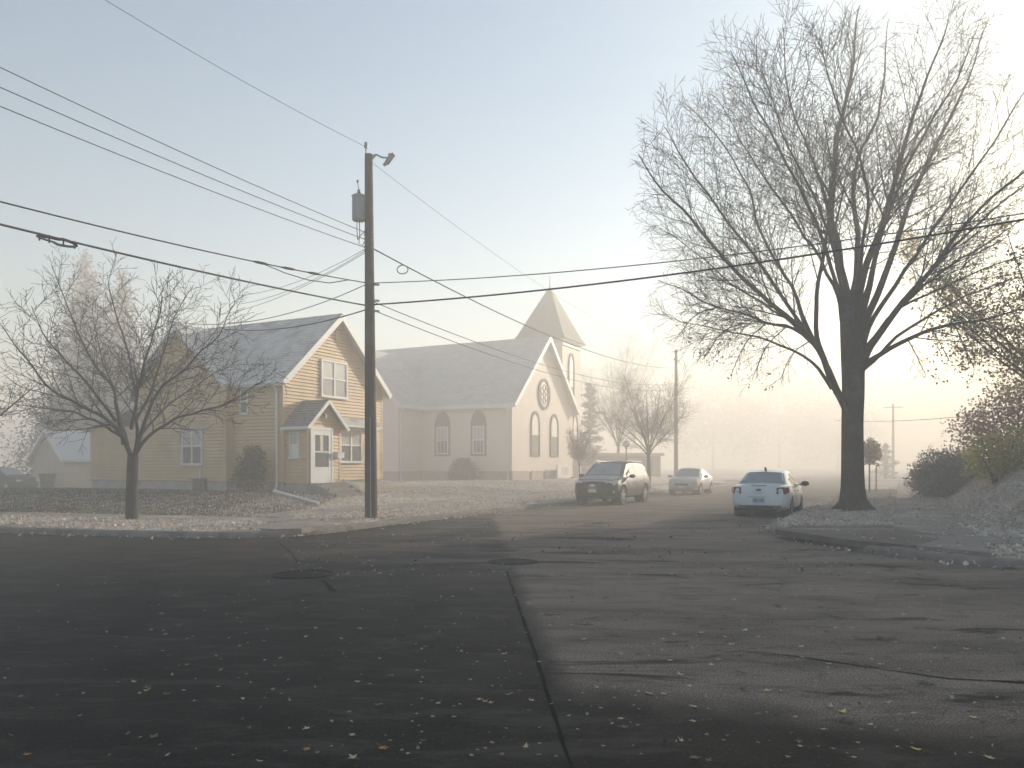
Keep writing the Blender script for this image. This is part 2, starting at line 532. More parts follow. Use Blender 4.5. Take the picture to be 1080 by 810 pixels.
def kerb_mesh(K, name):
    """kerb stones: a swept section with joints"""
    mb = MB()
    pts = [Vector(p) for p in K]
    # resample
    out = [pts[0]]; step = 0.5
    for a, b in zip(pts[:-1], pts[1:]):
        L = (b - a).length
        s = step if abs(a.x) < 45 and a.y < 75 else 6
        n = max(1, int(round(L / s)))
        for i in range(1, n + 1):
            out.append(a + (b - a) * i / n)
    prof = [(-0.05, -0.1), (-0.045, 0.06), (-0.015, 0.125), (0.02, 0.14), (0.15, 0.145), (0.16, -0.1)]
    rows = []
    rnd = random.Random(3)
    for i, p in enumerate(out):
        t = (out[min(i + 1, len(out) - 1)] - out[max(i - 1, 0)]).normalized()
        n = Vector((-t.y, t.x))
        j = rnd.uniform(-0.008, 0.008); jz = rnd.uniform(-0.008, 0.006)
        rows.append([(p.x + n.x * (o + j), p.y + n.y * (o + j), z + (jz if z > 0 else 0)) for o, z in prof])
    vs = [q for r in rows for q in r]; m = len(prof); fs = []
    for i in range(len(rows) - 1):
        for k in range(m - 1):
            fs.append((i * m + k, i * m + k + 1, (i + 1) * m + k + 1, (i + 1) * m + k))
    mb.add(vs, fs)
    return kind(mb.build(name, MATS['kerb_stone'], smooth=True, angle=50), 'structure')


kerb_mesh(KERB_L, 'kerb'); kerb_mesh(KERB_R, 'kerb')


def slab_mesh(S, hf, K, lift, name, m='walk'):
    mb = MB()
    rnd = random.Random(5)
    for q in S:
        P = np.array(q); d = sdist(P, K)[0]
        z = hf(d, P[:, 0], P[:, 1]) + lift + rnd.uniform(-0.006, 0.006)
        top = [(P[i, 0], P[i, 1], z[i]) for i in range(4)]
        bot = [(a, b, c - 0.1) for a, b, c in top]
        mb.add(bot + top, [(4, 5, 6, 7), (0, 1, 5, 4), (1, 2, 6, 5), (2, 3, 7, 6), (3, 0, 4, 7)])
    return kind(mb.build(name, MATS[m]), 'structure')


slab_mesh(SLABS_L, height_l, KL, 0.020, 'sidewalk')
slab_mesh(SLABS_LS, height_l, KL, 0.030, 'sidewalk')
slab_mesh(SLABS_R, height_r, KR, 0.022, 'sidewalk')
slab_mesh(SLABS_RC, height_r, KR, 0.034, 'sidewalk')


def pad(poly, z, m, name):
    mb = MB(); n = len(poly)
    mb.prism([(p[0], p[1], z - 0.12) for p in poly], (0, 0, 0.12))
    return kind(mb.build(name, MATS[m]), 'structure')


pad(APRON, 0.205, 'apron', 'pavement')
pad(RAMP_R, 0.213, 'walk', 'pavement')
pad(RAMP_L, 0.185, 'walk', 'pavement')
# pale concrete edging where the corner paving meets the verge
mb = MB()
ea, eb = gp(836, 558.6, 0.2), gp(946, 558.6, 0.2)
mb.bar((ea.x, ea.y, 0.17), (eb.x, eb.y, 0.17), 0.28, 0.09)
kind(mb.build('pavement', MATS['walk']), 'structure')

# ---- the road sheet
m = bpy.data.materials.new('asphalt'); m.use_nodes = True
nt = m.node_tree; B = nt.nodes['Principled BSDF']
tc = nd(nt, 'ShaderNodeTexCoord')


def noise_node(scale, detail=6, rough=0.6, vec=None, dist=0.0):
    n = nd(nt, 'ShaderNodeTexNoise')
    n.inputs['Scale'].default_value = scale; n.inputs['Detail'].default_value = detail
    n.inputs['Roughness'].default_value = rough; n.inputs['Distortion'].default_value = dist
    nt.links.new(vec or tc.outputs['Object'], n.inputs['Vector'])
    return n.outputs['Fac']


def mrange(x, a, b, c=0.0, d=1.0):
    n = nd(nt, 'ShaderNodeMapRange'); n.interpolation_type = 'SMOOTHSTEP'
    nt.links.new(x, n.inputs[0])
    for i, v in enumerate((a, b, c, d)):
        n.inputs[i + 1].default_value = v
    return n.outputs[0]


def mth(op, a, b):
    n = nd(nt, 'ShaderNodeMath', operation=op)
    for i, x in enumerate((a, b)):
        if isinstance(x, (int, float)):
            n.inputs[i].default_value = x
        else:
            nt.links.new(x, n.inputs[i])
    return n.outputs[0]


def mixc(f, a, b):
    n = nd(nt, 'ShaderNodeMix', data_type='RGBA')
    nt.links.new(f, n.inputs[0])
    for i, x in ((6, a), (7, b)):
        if isinstance(x, tuple):
            n.inputs[i].default_value = (*x, 1)
        else:
            nt.links.new(x, n.inputs[i])
    return n.outputs[2]


mpv = nd(nt, 'ShaderNodeMapping'); mpv.inputs['Rotation'].default_value = (0, 0, R(24)); mpv.inputs['Scale'].default_value = (0.42, 1.25, 1)
nt.links.new(tc.outputs['Object'], mpv.inputs['Vector'])
sx = nd(nt, 'ShaderNodeSeparateXYZ'); nt.links.new(tc.outputs['Object'], sx.inputs[0])
X_, Y_ = sx.outputs[0], sx.outputs[1]
# frosted, drier pour of asphalt: beyond the seam, darker again short of a wavy near edge
wob = mth('MULTIPLY', mth('SUBTRACT', noise_node(0.9, 7, 0.62, dist=0.6), 0.5), 1.1)
seam_d = mth('SUBTRACT', X_, mth('SUBTRACT', 0.53, mth('MULTIPLY', Y_, 0.052)))     # metres right of the seam
edge_d = mth('SUBTRACT', mth('ADD', Y_, wob), mth('SUBTRACT', 5.45, mth('MULTIPLY', X_, 0.46)))
f1 = mrange(mth('ADD', seam_d, mth('MULTIPLY', wob, 0.35)), -0.05, 0.30)
f2 = mrange(edge_d, -0.15, 0.7)
far = mrange(Y_, 8.5, 13.5)
band = mrange(noise_node(1.0, 6, 0.6, mpv.outputs[0], 0.3), 0.40, 0.62)
dry = mth('MULTIPLY', mth('MULTIPLY', f1, f2), mrange(noise_node(0.55, 8, 0.68, mpv.outputs[0]), 0.28, 0.58, 0.40, 1.0))
pale_far = mth('MULTIPLY', mth('MULTIPLY', far, mrange(X_, -7.0, 2.5)), band)  # paler toward the far right, in streaks
pale_all = mth('MAXIMUM', dry, mth('MULTIPLY', pale_far, 0.85))
agg = noise_node(70, 4, 0.85)
stone = mrange(noise_node(34, 4, 0.8), 0.56, 0.70)
base = mixc(mrange(agg, 0.40, 0.68), (0.0018, 0.0016, 0.0015), (0.013, 0.0114, 0.0105))
base = mixc(mth('MULTIPLY', stone, 0.8), base, (0.13, 0.112, 0.100))
frost = mixc(mrange(agg, 0.38, 0.64), (0.085, 0.066, 0.054), (0.48, 0.385, 0.315))
frost = mixc(mth('MULTIPLY', stone, 0.5), frost, (0.60, 0.50, 0.42))
c = mixc(pale_all, base, frost)
c = mixc(mth('MULTIPLY', mrange(noise_node(2.6, 9, 0.74, mpv.outputs[0], 0.4), 0.47, 0.64), 0.5), c, (0.085, 0.072, 0.062))
c = mixc(mth('MULTIPLY', mrange(noise_node(0.9, 8, 0.68, mpv.outputs[0], 0.9), 0.54, 0.64), 0.80), c, (0.010, 0.0088, 0.0080))
c = mixc(mth('MULTIPLY', mrange(noise_node(3.4, 8, 0.7, None, 0.6), 0.58, 0.66), 0.6), c, (0.007, 0.0062, 0.0056))
# the foreground comes out darker
nt.links.new(c, B.inputs['Base Color'])
rgh = mrange(mth('ADD', mth('MULTIPLY', pale_all, 0.5), mth('MULTIPLY', noise_node(1.4, 6), 0.5)), 0.1, 0.7, 0.52, 0.85)
nt.links.new(rgh, B.inputs['Roughness'])
B.inputs['Specular IOR Level'].default_value = 0.07
bp = nd(nt, 'ShaderNodeBump'); bp.inputs['Strength'].default_value = 0.85; bp.inputs['Distance'].default_value = 0.012
hh = mth('ADD', noise_node(80, 3, 0.75), mth('MULTIPLY', noise_node(6, 4, 0.6), 0.6))
nt.links.new(hh, bp.inputs['Height']); nt.links.new(bp.outputs[0], B.inputs['Normal'])
MATS['asphalt'] = m
mb = MB(); mb.poly([(-158, -22, 0), (158, -22, 0), (158, 328, 0), (-158, 328, 0)])
kind(mb.build('road', m, fix=False), 'structure')


def ribbon(path, widths, z, name, m='tar', seed=1):
    mb = MB(); rnd = random.Random(seed)
    P = [Vector((p[0], p[1])) for p in path]
    out = []; W = []
    for (a, b, wa, wb) in zip(P[:-1], P[1:], widths[:-1], widths[1:]):
        n = max(1, int((b - a).length / 0.12))
        for i in range(n):
            out.append(a + (b - a) * i / n); W.append(wa + (wb - wa) * i / n)
    out.append(P[-1]); W.append(widths[-1])
    vs = []
    ph = rnd.random() * 50
    for i, p in enumerate(out):
        t = (out[min(i + 1, len(out) - 1)] - out[max(i - 1, 0)]).normalized(); n = Vector((-t.y, t.x))
        k = mnoise.noise((i * 0.35 + ph, 0, 0)); w = W[i] * (0.75 + 0.5 * mnoise.noise((i * 0.9, ph, 0)) + rnd.uniform(-0.2, 0.2))
        c = p + n * k * 0.012
        vs += [(c.x - n.x * w / 2, c.y - n.y * w / 2, z), (c.x + n.x * w / 2, c.y + n.y * w / 2, z)]
    mb.add(vs, [(2 * i, 2 * i + 1, 2 * i + 3, 2 * i + 2) for i in range(len(out) - 1)])
    return kind(mb.build(name, MATS[m], fix=False), 'structure')


ribbon([gp(534, 602), gp(549, 645), gp(562, 682), gp(575, 725), gp(590, 770), gp(606, 818)], [0.035, 0.042, 0.036, 0.030, 0.026, 0.024], 0.004, 'road_seam', seed=2)
ribbon([gp(292, 571), gp(306, 582), gp(316, 596)], [0.05, 0.05, 0.05], 0.004, 'road_seam', seed=3)
ribbon([gp(340, 612), gp(352, 624)], [0.07, 0.12], 0.004, 'road_seam', seed=9)
ribbon([gp(780, 686), gp(850, 694), gp(930, 706), gp(1000, 716), gp(1110, 722)], [0.015, 0.03, 0.02, 0.04, 0.06], 0.004, 'road_crack', seed=4)
ribbon([gp(360, 574), gp(520, 577), gp(640, 579), (gp(760, 580))], [0.03, 0.06, 0.05, 0.03], 0.004, 'road_crack', seed=6)

# storm drain and manhole
g = gp(320, 606)
t = thing('storm_drain', 'round slotted iron storm drain cover sunk in the dark road', 'drain cover', (g.x, g.y, 0))
mb = MB()
mb.lathe([(0.45, 0.001), (0.44, 0.020), (0.37, 0.022), (0.36, 0.004)], sides=40, cap=False)
mb.build('frame', MATS['iron'], t)
mb = MB()
for i in range(-5, 6):
    x = i * 0.062; L = math.sqrt(max(0, 0.36 ** 2 - x * x))
    mb.box(x - 0.017, x + 0.017, -L, L, 0.006, 0.018)
mb.box(-0.35, 0.35, -0.025, 0.025, 0.006, 0.013)
mb.build('grate', MATS['iron'], t)
mb = MB(); mb.lathe([(0.365, 0.002), (0.365, 0.004)], sides=30); mb.build('pit_shade_disc', MATS['black_plastic'], t)  # flat black disc paints the drain's inner dark
g = gp(541, 592.5)
t = thing('manhole_cover', 'flat round manhole cover between the seam and the far pavement', 'manhole cover', (g.x, g.y, 0))
mb = MB(); mb.lathe([(0.42, 0.001), (0.42, 0.008), (0.35, 0.010), (0.345, 0.002)], sides=40, cap=False); mb.build('frame', MATS['iron'], t)
mb = MB(); mb.lathe([(0.335, 0.002), (0.335, 0.010), (0.30, 0.014), (0.28, 0.008), (0.12, 0.008), (0.10, 0.013)], sides=36); mb.build('lid', MATS['iron'], t)

# ================================================================== BUILDINGS
def clip_band(poly, z0, z1):
    def half(p, keep, z):
        out = []
        for i in range(len(p)):
            a, b = p[i], p[(i + 1) % len(p)]
            ka, kb = keep(a[1]), keep(b[1])
            if ka:
                out.append(a)
            if ka != kb:
                t = (z - a[1]) / (b[1] - a[1]); out.append((a[0] + t * (b[0] - a[0]), z))
        return out
    p = half(poly, lambda q: q >= z0 - 1e-9, z0)
    if len(p) < 3:
        return []
    p = half(p, lambda q: q <= z1 + 1e-9, z1)
    return p if len(p) >= 3 else []


def laps(mb, poly, T, course=0.135, lap=0.030, groove=0.024):
    """lapped boards (a shadow gap under each) or shingle courses over a convex outline (a, z)"""
    za = min(p[1] for p in poly); zb = max(p[1] for p in poly)
    n = int(math.ceil((zb - za) / course))
    if groove:
        mb.add([T(a, z, -0.03) for a, z in poly], [tuple(range(len(poly)))])
    for i in range(n):
        z0 = za + i * course; z1 = min(zb, z0 + course); zg = z0 + groove
        q = clip_band(poly, zg, z1) if z1 > zg + 1e-4 else []
        if not q:
            continue
        mb.add([T(a, z, lap * (1 - (z - z0) / course) + 0.002) for a, z in q], [tuple(range(len(q)))])
        lo = [a for a, z in q if abs(z - zg) < 1e-6]
        back = -0.03 if groove else 0.0
        if len(lo) >= 2:
            a0, a1 = min(lo), max(lo); of = lap * (1 - groove / course) + 0.002
            mb.add([T(a0, zg, back), T(a1, zg, back), T(a1, zg, of), T(a0, zg, of)], [(0, 1, 2, 3)])
        hi = [a for a, z in q if abs(z - z1) < 1e-6]
        if groove and len(hi) >= 2:
            a0, a1 = min(hi), max(hi)
            mb.add([T(a0, z1, back), T(a1, z1, back), T(a1, z1, 0.002), T(a0, z1, 0.002)], [(0, 1, 2, 3)])


def roof_T(e0, along, up, nrm):
    e0, along, up, nrm = Vector(e0), Vector(along), Vector(up), Vector(nrm)
    return lambda a, s, o: tuple(e0 + along * a + up * s + nrm * o)


def roof_plane(parent, poly, T, m, course=0.19, lap=0.02, th=0.10, trim='trim_white', name='roof', mb=None):
    """shingled slope with a deck below"""
    own = mb is None
    mb = mb or MB()
    n = len(poly)
    P = [T(a, s, 0.0) for a, s in poly]; Q = [T(a, s, -th) for a, s in poly]
    fs = [tuple(range(n)), tuple(range(n, 2 * n))] + [(i, (i + 1) % n, n + (i + 1) % n, n + i) for i in range(n)]
    mb.add(P + Q, fs)
    laps(mb, poly, T, course, lap, 0.0)
    if own:
        return mb.build(name, MATS[m], parent, fix=False)


def window(parent, T, a0, a1, z0, z1, cols=2, rows=2, frame='trim_white', up='glass_pale', low='glass_dark', fw=0.07, label=None, muntin=False):
    T0_ = T
    T = lambda a, z, o: T0_(a, z, o + 0.028)
    mb = MB()
    o0, o1 = -0.02, 0.055
    mb.obox(T, a0, a0 + fw, z0, z1, o0, o1); mb.obox(T, a1 - fw, a1, z0, z1, o0, o1)
    mb.obox(T, a0 + fw, a1 - fw, z1 - fw, z1, o0, o1); mb.obox(T, a0 - 0.03, a1 + 0.03, z0 - 0.04, z0 + fw * 0.8, o0, o1 + 0.03)
    cw = (a1 - a0) / cols
    for c in range(1, cols):
        mb.obox(T, a0 + c * cw - fw * 0.6, a0 + c * cw + fw * 0.6, z0 + fw * 0.8, z1 - fw, o0, o1 - 0.005)
    rh = (z1 - z0) / rows
    for r in range(1, rows):
        mb.obox(T, a0 + fw, a1 - fw, z0 + r * rh - 0.03, z0 + r * rh + 0.03, o0, o1 - 0.012)
    if muntin:
        for c in range(cols):
            for r in range(rows):
                for k in (1, 2):
                    x = a0 + (c + k / 3) * cw
                    mb.obox(T, x - 0.012, x + 0.012, z0 + r * rh, z0 + (r + 1) * rh, o0, o1 - 0.03)
                zc = z0 + (r + 0.5) * rh
                mb.obox(T, a0 + fw, a1 - fw, zc - 0.012, zc + 0.012, o0, o1 - 0.032)
    w = mb.build('window', MATS[frame], parent)
    if label:
        w['label'] = label
    for c in range(cols):
        for r in range(rows):
            g = MB()
            x0, x1 = a0 + c * cw + 0.01, a0 + (c + 1) * cw - 0.01
            y0, y1 = z0 + r * rh + 0.01, z0 + (r + 1) * rh - 0.01
            g.obox(T, x0, x1, y0, y1, 0.004, 0.018)
            g.build('pane', MATS[up if r == rows - 1 and rows > 1 else low], w)
    return w


HZ = 0.545
hc = Vector((-8.8, 29.5))
house = thing('house', 'yellow clapboard two-storey house with frosty gabled roof and small gabled porch', 'house', (hc.x, hc.y, HZ), STREET)
W = 6.3; EZ = 4.42; RISE = 0.90; YB = 7.75      # gable width, eaves height, slope, depth
PK = EZ + RISE * W / 2
FZ = 0.42
Tg = lambda a, z, o: (a, -o, z)                  # gable wall to the street
Tl = lambda a, z, o: (-o, a, z)                  # long wall toward the crossing
P0 = 0.35                                        # how far the wing stands out
Tw = lambda a, z, o: (-P0 - o, a, z)
mb = MB()
laps(mb, [(0, FZ), (W, FZ), (W, EZ), (W / 2, PK), (0, EZ)], Tg)
laps(mb, [(0, FZ), (2.62, FZ), (2.62, EZ), (0, EZ)], Tl)
WY0, WY1 = 2.62, 7.75; WM = (WY0 + WY1) / 2; WPK = EZ + RISE * (WY1 - WY0) / 2
laps(mb, [(WY0, FZ), (WY1, FZ), (WY1, EZ), (WM, WPK), (WY0, EZ)], Tw)
mb.add([(-P0, WY0, FZ), (0, WY0, FZ), (0, WY0, EZ), (-P0, WY0, EZ)], [(0, 1, 2, 3)])
Tb = lambda a, z, o: (W + o, a, z)
laps(mb, [(0, FZ), (YB, FZ), (YB, EZ), (0, EZ)], Tb)
mb.add([(0, YB, FZ), (W, YB, FZ), (W, YB, EZ), (W / 2, YB, PK), (0, YB, EZ)], [(0, 1, 2, 3, 4)])
mb.build('wall', MATS['siding_yellow'], house, fix=False)
# rear single-storey addition
XA0, XA1, YA = -0.35, 5.2, 10.95
mb = MB()
Ta = lambda a, z, o: (XA0 - o, a, z)
laps(mb, [(YB + 0.05, FZ), (YA, FZ), (YA, 2.72), (YB + 0.05, 2.72)], Ta)
Tae = lambda a, z, o: (a, YA + o, z)
laps(mb, [(XA0, FZ), (XA1, FZ), (XA1, 2.72), (XA0, 2.72)], Tae)
mb.add([(XA1, YB, FZ), (XA1, YA, FZ), (XA1, YA, 2.72), (XA1, YB, 2.72)], [(0, 1, 2, 3)])
mb.build('rear_addition', MATS['siding_yellow'], house, fix=False)
mb = MB()
s = math.hypot(YA - YB + 0.3, 0.95)
roof_plane(house, [(XA0 - 0.2, 0), (XA1 + 0.2, 0), (XA1 + 0.2, s), (XA0 - 0.2, s)],
           roof_T((0, YA + 0.3, 2.66), (1, 0, 0), Vector((0, -(YA - YB + 0.3), 0.95)).normalized(), Vector((0, 0.95, YA - YB + 0.3)).normalized()), 'shingle_frost')
# foundation
mb = MB()
mb.box(0.03, W - 0.03, 0.03, YB, -0.7, FZ); mb.box(-P0 + 0.03, 0.5, WY0 + 0.03, WY1 - 0.02, -0.7, FZ - 0.003); mb.box(XA0 + 0.03, XA1 - 0.03, YB + 0.01, YA - 0.03, -0.9, FZ - 0.006)
mb.build('foundation', MATS['concrete_wall'], house)
# main roof: ridge along y over x = W/2
OV = 0.30; OE = 0.28
sl = math.hypot(1, RISE)
upL = Vector((1, 0, RISE)) / sl; nL = Vector((-RISE, 0, 1)) / sl
upR = Vector((-1, 0, RISE)) / sl; nR = Vector((RISE, 0, 1)) / sl
SL = (W / 2 + OE) * sl
mb = MB()
roof_plane(house, [(-OV, 0), (YB + OV, 0), (YB + OV, SL), (-OV, SL)], roof_T((-OE, 0, EZ - OE * RISE + 0.13), (0, 1, 0), upL, nL), 'shingle_frost', mb=mb)
roof_plane(house, [(-OV, 0), (YB + OV, 0), (YB + OV, SL), (-OV, SL)], roof_T((W + OE, 0, EZ - OE * RISE + 0.13), (0, 1, 0), upR, nR), 'shingle_frost', mb=mb)
mb.tube([(W / 2, -OV, PK + 0.13), (W / 2, YB + OV, PK + 0.13)], 0.05, 6)
# wing roof: ridge along x at y = WM
upA = Vector((0, 1, RISE)) / sl; nA = Vector((0, -RISE, 1)) / sl
upB = Vector((0, -1, RISE)) / sl; nB = Vector((0, RISE, 1)) / sl
SW = ((WY1 - WY0) / 2 + OE) * sl
ro = roof_plane(house, [(-P0 - OV, 0), (W / 2, 0), (W / 2, SW), (-P0 - OV, SW)], roof_T((0, WY0 - OE, EZ - OE * RISE + 0.11), (1, 0, 0), upA, nA), 'shingle_frost', mb=mb)
roof_plane(house, [(-P0 - OV, 0), (W / 2, 0), (W / 2, SW), (-P0 - OV, SW)], roof_T((0, WY1 + OE, EZ - OE * RISE + 0.11), (1, 0, 0), upB, nB), 'shingle_frost', mb=mb)
roof = mb.build('roof', MATS['shingle_frost'], house, fix=False)
# white rake boards, fascia, corner trim
mb = MB()
zt = 0.02
for y in (-OV - 0.02,):
    mb.bar((-OE, y, EZ - OE * RISE + zt), (W / 2, y, PK + zt), 0.045, 0.22, up=(0, 0, 1))
    mb.bar((W + OE, y - 0.003, EZ - OE * RISE + zt), (W / 2, y - 0.003, PK + zt), 0.045, 0.22, up=(0, 0, 1))
mb.bar((-OE - 0.02, -OV, EZ - OE * RISE + 0.03), (-OE - 0.02, WY0 - OE, EZ - OE * RISE + 0.03), 0.04, 0.17)
mb.bar((W + OE + 0.02, -OV, EZ - OE * RISE + 0.03), (W + OE + 0.02, YB + OV, EZ - OE * RISE + 0.03), 0.04, 0.17)
mb.bar((-P0 - OV - 0.02, WY0 - OE, EZ - OE * RISE), (-P0 - OV - 0.02, WM, WPK), 0.045, 0.2)
mb.bar((-P0 - OV - 0.024, WY1 + OE, EZ - OE * RISE), (-P0 - OV - 0.024, WM, WPK), 0.045, 0.2)
mb.bar((XA0 - 0.2, YA + 0.32, 2.62), (XA1 + 0.2, YA + 0.32, 2.62), 0.04, 0.16)
mb.build('fascia', MATS['trim_white'], house)
for bx in ((-0.028, 0.06, -0.028, 0.06, FZ, EZ - 0.03), (W - 0.06, W + 0.028, -0.028, 0.06, FZ, EZ - 0.03), (-P0 - 0.028, -P0 + 0.05, WY0 - 0.022, WY0 + 0.07, FZ, EZ - 0.03)):
    mb = MB(); mb.box(*bx); mb.build('corner_board', MATS['siding_yellow'], house)
mb = MB()
mb.box(-P0 - 0.03, -P0 + 0.05, WY1 - 0.06, WY1 + 0.03, FZ, EZ - 0.1)
mb.build('corner_board', MATS['trim_white'], house)
# windows
window(house, Tg, 2.12, 3.78, 3.90, 5.42, 2, 2, up='glass_bright', low='glass_pale', fw=0.075, label='twin sash window with painted sun glare high in the gable')  # upper panes near white, sun glare put into their colour
window(house, Tg, 3.30, 4.78, 1.20, 2.66, 2, 2, up='glass_pale', low='glass_dark', fw=0.075)
window(house, Tw, 3.9, 5.06, 1.10, 2.58, 2, 2, up='glass_pale', low='glass_dark', fw=0.06)
window(house, Tl, 1.75, 2.2, 3.10, 4.10, 1, 2, up='glass_dark', low='glass_dark', fw=0.06)
# attic vent
mb = MB(); mb.obox(Tg, W / 2 - 0.12, W / 2 + 0.12, PK - 0.95, PK - 0.55, 0.0, 0.05); mb.build('attic_vent', MATS['siding_yellow'], house)
# pent roof over the lower window
mb = MB()
q = 0.55
for i in range(4):
    f0, f1 = i / 4, (i + 1) / 4
    mb.obox(Tg, 2.6, 5.55, 2.76 + 0.32 * f0, 2.76 + 0.32 * f1 + 0.012, 0.0, q * (1 - f0) + 0.01)
mb.build('pent_roof', MATS['shingle_frost'], house)
mb = MB(); mb.obox(Tg, 2.6, 5.56, 2.68, 2.757, 0.0, q + 0.03); mb.build('pent_fascia', MATS['trim_white'], house)
# downspout by the corner
mb = MB()
ez = EZ - OE * RISE
mb.tube([(-OE - 0.06, 0.25, ez), (-0.2, 0.25, ez - 0.12), (-0.075, 0.25, ez - 0.3), (-0.075, 0.25, 0.25), (-0.14, 0.25, 0.12)], 0.05, 8)
mb.build('downspout', MATS['pvc_white'], house)
mb = MB()
mb.box(-OE - 0.13, -OE - 0.035, -OV, WY0 - OE, ez + 0.03, ez + 0.13)
mb.build('gutter', MATS['pvc_white'], house)
# basement window well and vent pipe
mb = MB(); mb.obox(Tw, 3.70, 4.40, -0.02, 0.50, 0.0, 0.10); mb.obox(Tw, 3.66, 4.44, 0.50, 0.53, 0.0, 0.3)
mb.build('basement_window', MATS['glass_dark'], house)
mb = MB(); mb.tube([Tw(3.98, 0.5, 0.08), Tw(3.98, 0.95, 0.08)], 0.03, 8); mb.build('vent_pipe', MATS['pvc_white'], house)

# porch
q = 1.10; PA, PB = 0.12, 2.02; PE = 2.66; PM = (PA + PB) / 2; PR = 0.92; PP = PE + PR * (PB - PA) / 2; PF = 0.36
porch = bpy.data.objects.new('porch', None); COL.objects.link(porch); porch.parent = house
Tp = lambda a, z, o: (a, -q - o, z)
Tps = lambda a, z, o: (PA - o, -a, z)
Tpr = lambda a, z, o: (PB + o, -a, z)
mb = MB()
laps(mb, [(PA, PF), (PB, PF), (PB, PE), (PM, PP), (PA, PE)], Tp)
laps(mb, [(0.0, PF), (q, PF), (q, PE), (0.0, PE)], Tps)
laps(mb, [(0.0, PF), (q, PF), (q, PE), (0.0, PE)], Tpr)
mb.box(PA - 0.02, PA + 0.07, -q - 0.024, -q + 0.05, PF, PE); mb.box(PB - 0.07, PB + 0.02, -q - 0.024, -q + 0.05, PF, PE)
mb.build('porch_wall', MATS['siding_yellow'], porch, fix=False)
mb = MB(); mb.box(PA + 0.03, PB - 0.03, -q + 0.03, 0, -0.7, PF - 0.002); mb.build('porch_base', MATS['concrete_wall'], porch)
sp = math.hypot(1, PR); po = 0.22
u1 = Vector((1, 0, PR)) / sp; n1 = Vector((-PR, 0, 1)) / sp; u2 = Vector((-1, 0, PR)) / sp; n2 = Vector((PR, 0, 1)) / sp
LS = ((PB - PA) / 2 + po) * sp
mb = MB()
roof_plane(None, [(-0.02, 0), (q + 0.25, 0), (q + 0.25, LS), (-0.02, LS)], roof_T((PA - po, 0, PE - po * PR + 0.09), (0, -1, 0), u1, n1), 'shingle_dark', 0.15, 0.016, 0.07, mb=mb)
roof_plane(None, [(-0.02, 0), (q + 0.25, 0), (q + 0.25, LS), (-0.02, LS)], roof_T((PB + po, 0, PE - po * PR + 0.09), (0, -1, 0), u2, n2), 'shingle_dark', 0.15, 0.016, 0.07, mb=mb)
mb.build('porch_roof', MATS['shingle_dark'], porch, fix=False)
mb = MB()
yf = -q - 0.27
mb.bar((PA - po - 0.02, yf, PE - po * PR), (PM, yf, PP + 0.02), 0.04, 0.13); mb.bar((PB + po + 0.02, yf - 0.003, PE - po * PR), (PM, yf - 0.003, PP + 0.02), 0.04, 0.13)
mb.bar((PA - po - 0.02, 0, PE - po * PR + 0.02), (PA - po - 0.02, yf, PE - po * PR + 0.02), 0.035, 0.12)
mb.bar((PB + po + 0.02, 0, PE - po * PR + 0.02), (PB + po + 0.02, yf, PE - po * PR + 0.02), 0.035, 0.12)
mb.build('porch_fascia', MATS['trim_white'], porch)
window(porch, Tps, 0.28, 0.74, 1.35, 2.35, 1, 2, up='glass_pale', low='glass_bright', fw=0.05)
# door: frame, leaf, glazing, handle
Tp0 = Tp
Tp = lambda a, z, o: Tp0(a, z, o + 0.028)
D0, D1, DZ = 0.33, 1.42, PF + 0.02
mb = MB()
mb.obox(Tp, D0 - 0.1, D0, DZ, DZ + 2.16, 0.0, 0.06); mb.obox(Tp, D1, D1 + 0.1, DZ, DZ + 2.16, 0.0, 0.06); mb.obox(Tp, D0, D1, DZ + 2.04, DZ + 2.16, 0.0, 0.058)
dr = mb.build('door', MATS['door_white'], porch)
mb = MB()
sw = 0.15
mb.obox(Tp, D0, D0 + sw, DZ, DZ + 2.03, 0.0, 0.045); mb.obox(Tp, D1 - sw, D1, DZ, DZ + 2.03, 0.0, 0.045)
mb.obox(Tp, D0 + sw, D1 - sw, DZ, DZ + 0.62, 0.0, 0.043); mb.obox(Tp, D0 + sw, D1 - sw, DZ + 1.85, DZ + 2.03, 0.0, 0.043); mb.obox(Tp, D0 + sw, D1 - sw, DZ + 1.18, DZ + 1.23, 0.0, 0.041)
mb.build('door_leaf', MATS['door_white'], dr)
mb = MB(); mb.obox(Tp, D0 + sw - 0.01, D1 - sw + 0.01, DZ + 0.6, DZ + 1.19, 0.0, 0.024); mb.build('door_pane', MATS['glass_dark'], dr)
mb = MB(); mb.obox(Tp, D0 + sw - 0.01, D1 - sw + 0.01, DZ + 1.2, DZ + 1.87, 0.0, 0.024); mb.build('door_pane', MATS['glass_dark'], dr)
mb = MB(); mb.obox(Tp, D0 + 0.46, D0 + 0.62, DZ + 1.24, DZ + 1.84, 0.024, 0.03); mb.build('door_curtain', MATS['glass_bright'], dr)
mb = MB(); mb.obox(Tp, D1 - 0.10, D1 - 0.06, DZ + 0.98, DZ + 1.12, 0.045, 0.09); mb.build('door_handle', MATS['galvanised'], dr)
mb = MB(); mb.obox(Tp, PM - 0.10, PM + 0.10, PE + 0.36, PE + 0.42, 0.0, 0.12); mb.obox(Tp, PM - 0.05, PM + 0.05, PE + 0.27, PE + 0.36, 0.03, 0.11); mb.build('porch_light', MATS['galvanised'], porch)
# mailbox
mb = MB(); mb.obox(Tp, 1.62, 2.02, 1.36, 1.56, 0.03, 0.20); mb.obox(Tp, 1.6, 2.04, 1.56, 1.585, 0.03, 0.22); mb.obox(Tp, 1.74, 1.90, 1.42, 1.48, 0.20, 0.206)
mb.build('mailbox', MATS['door_white'], porch)
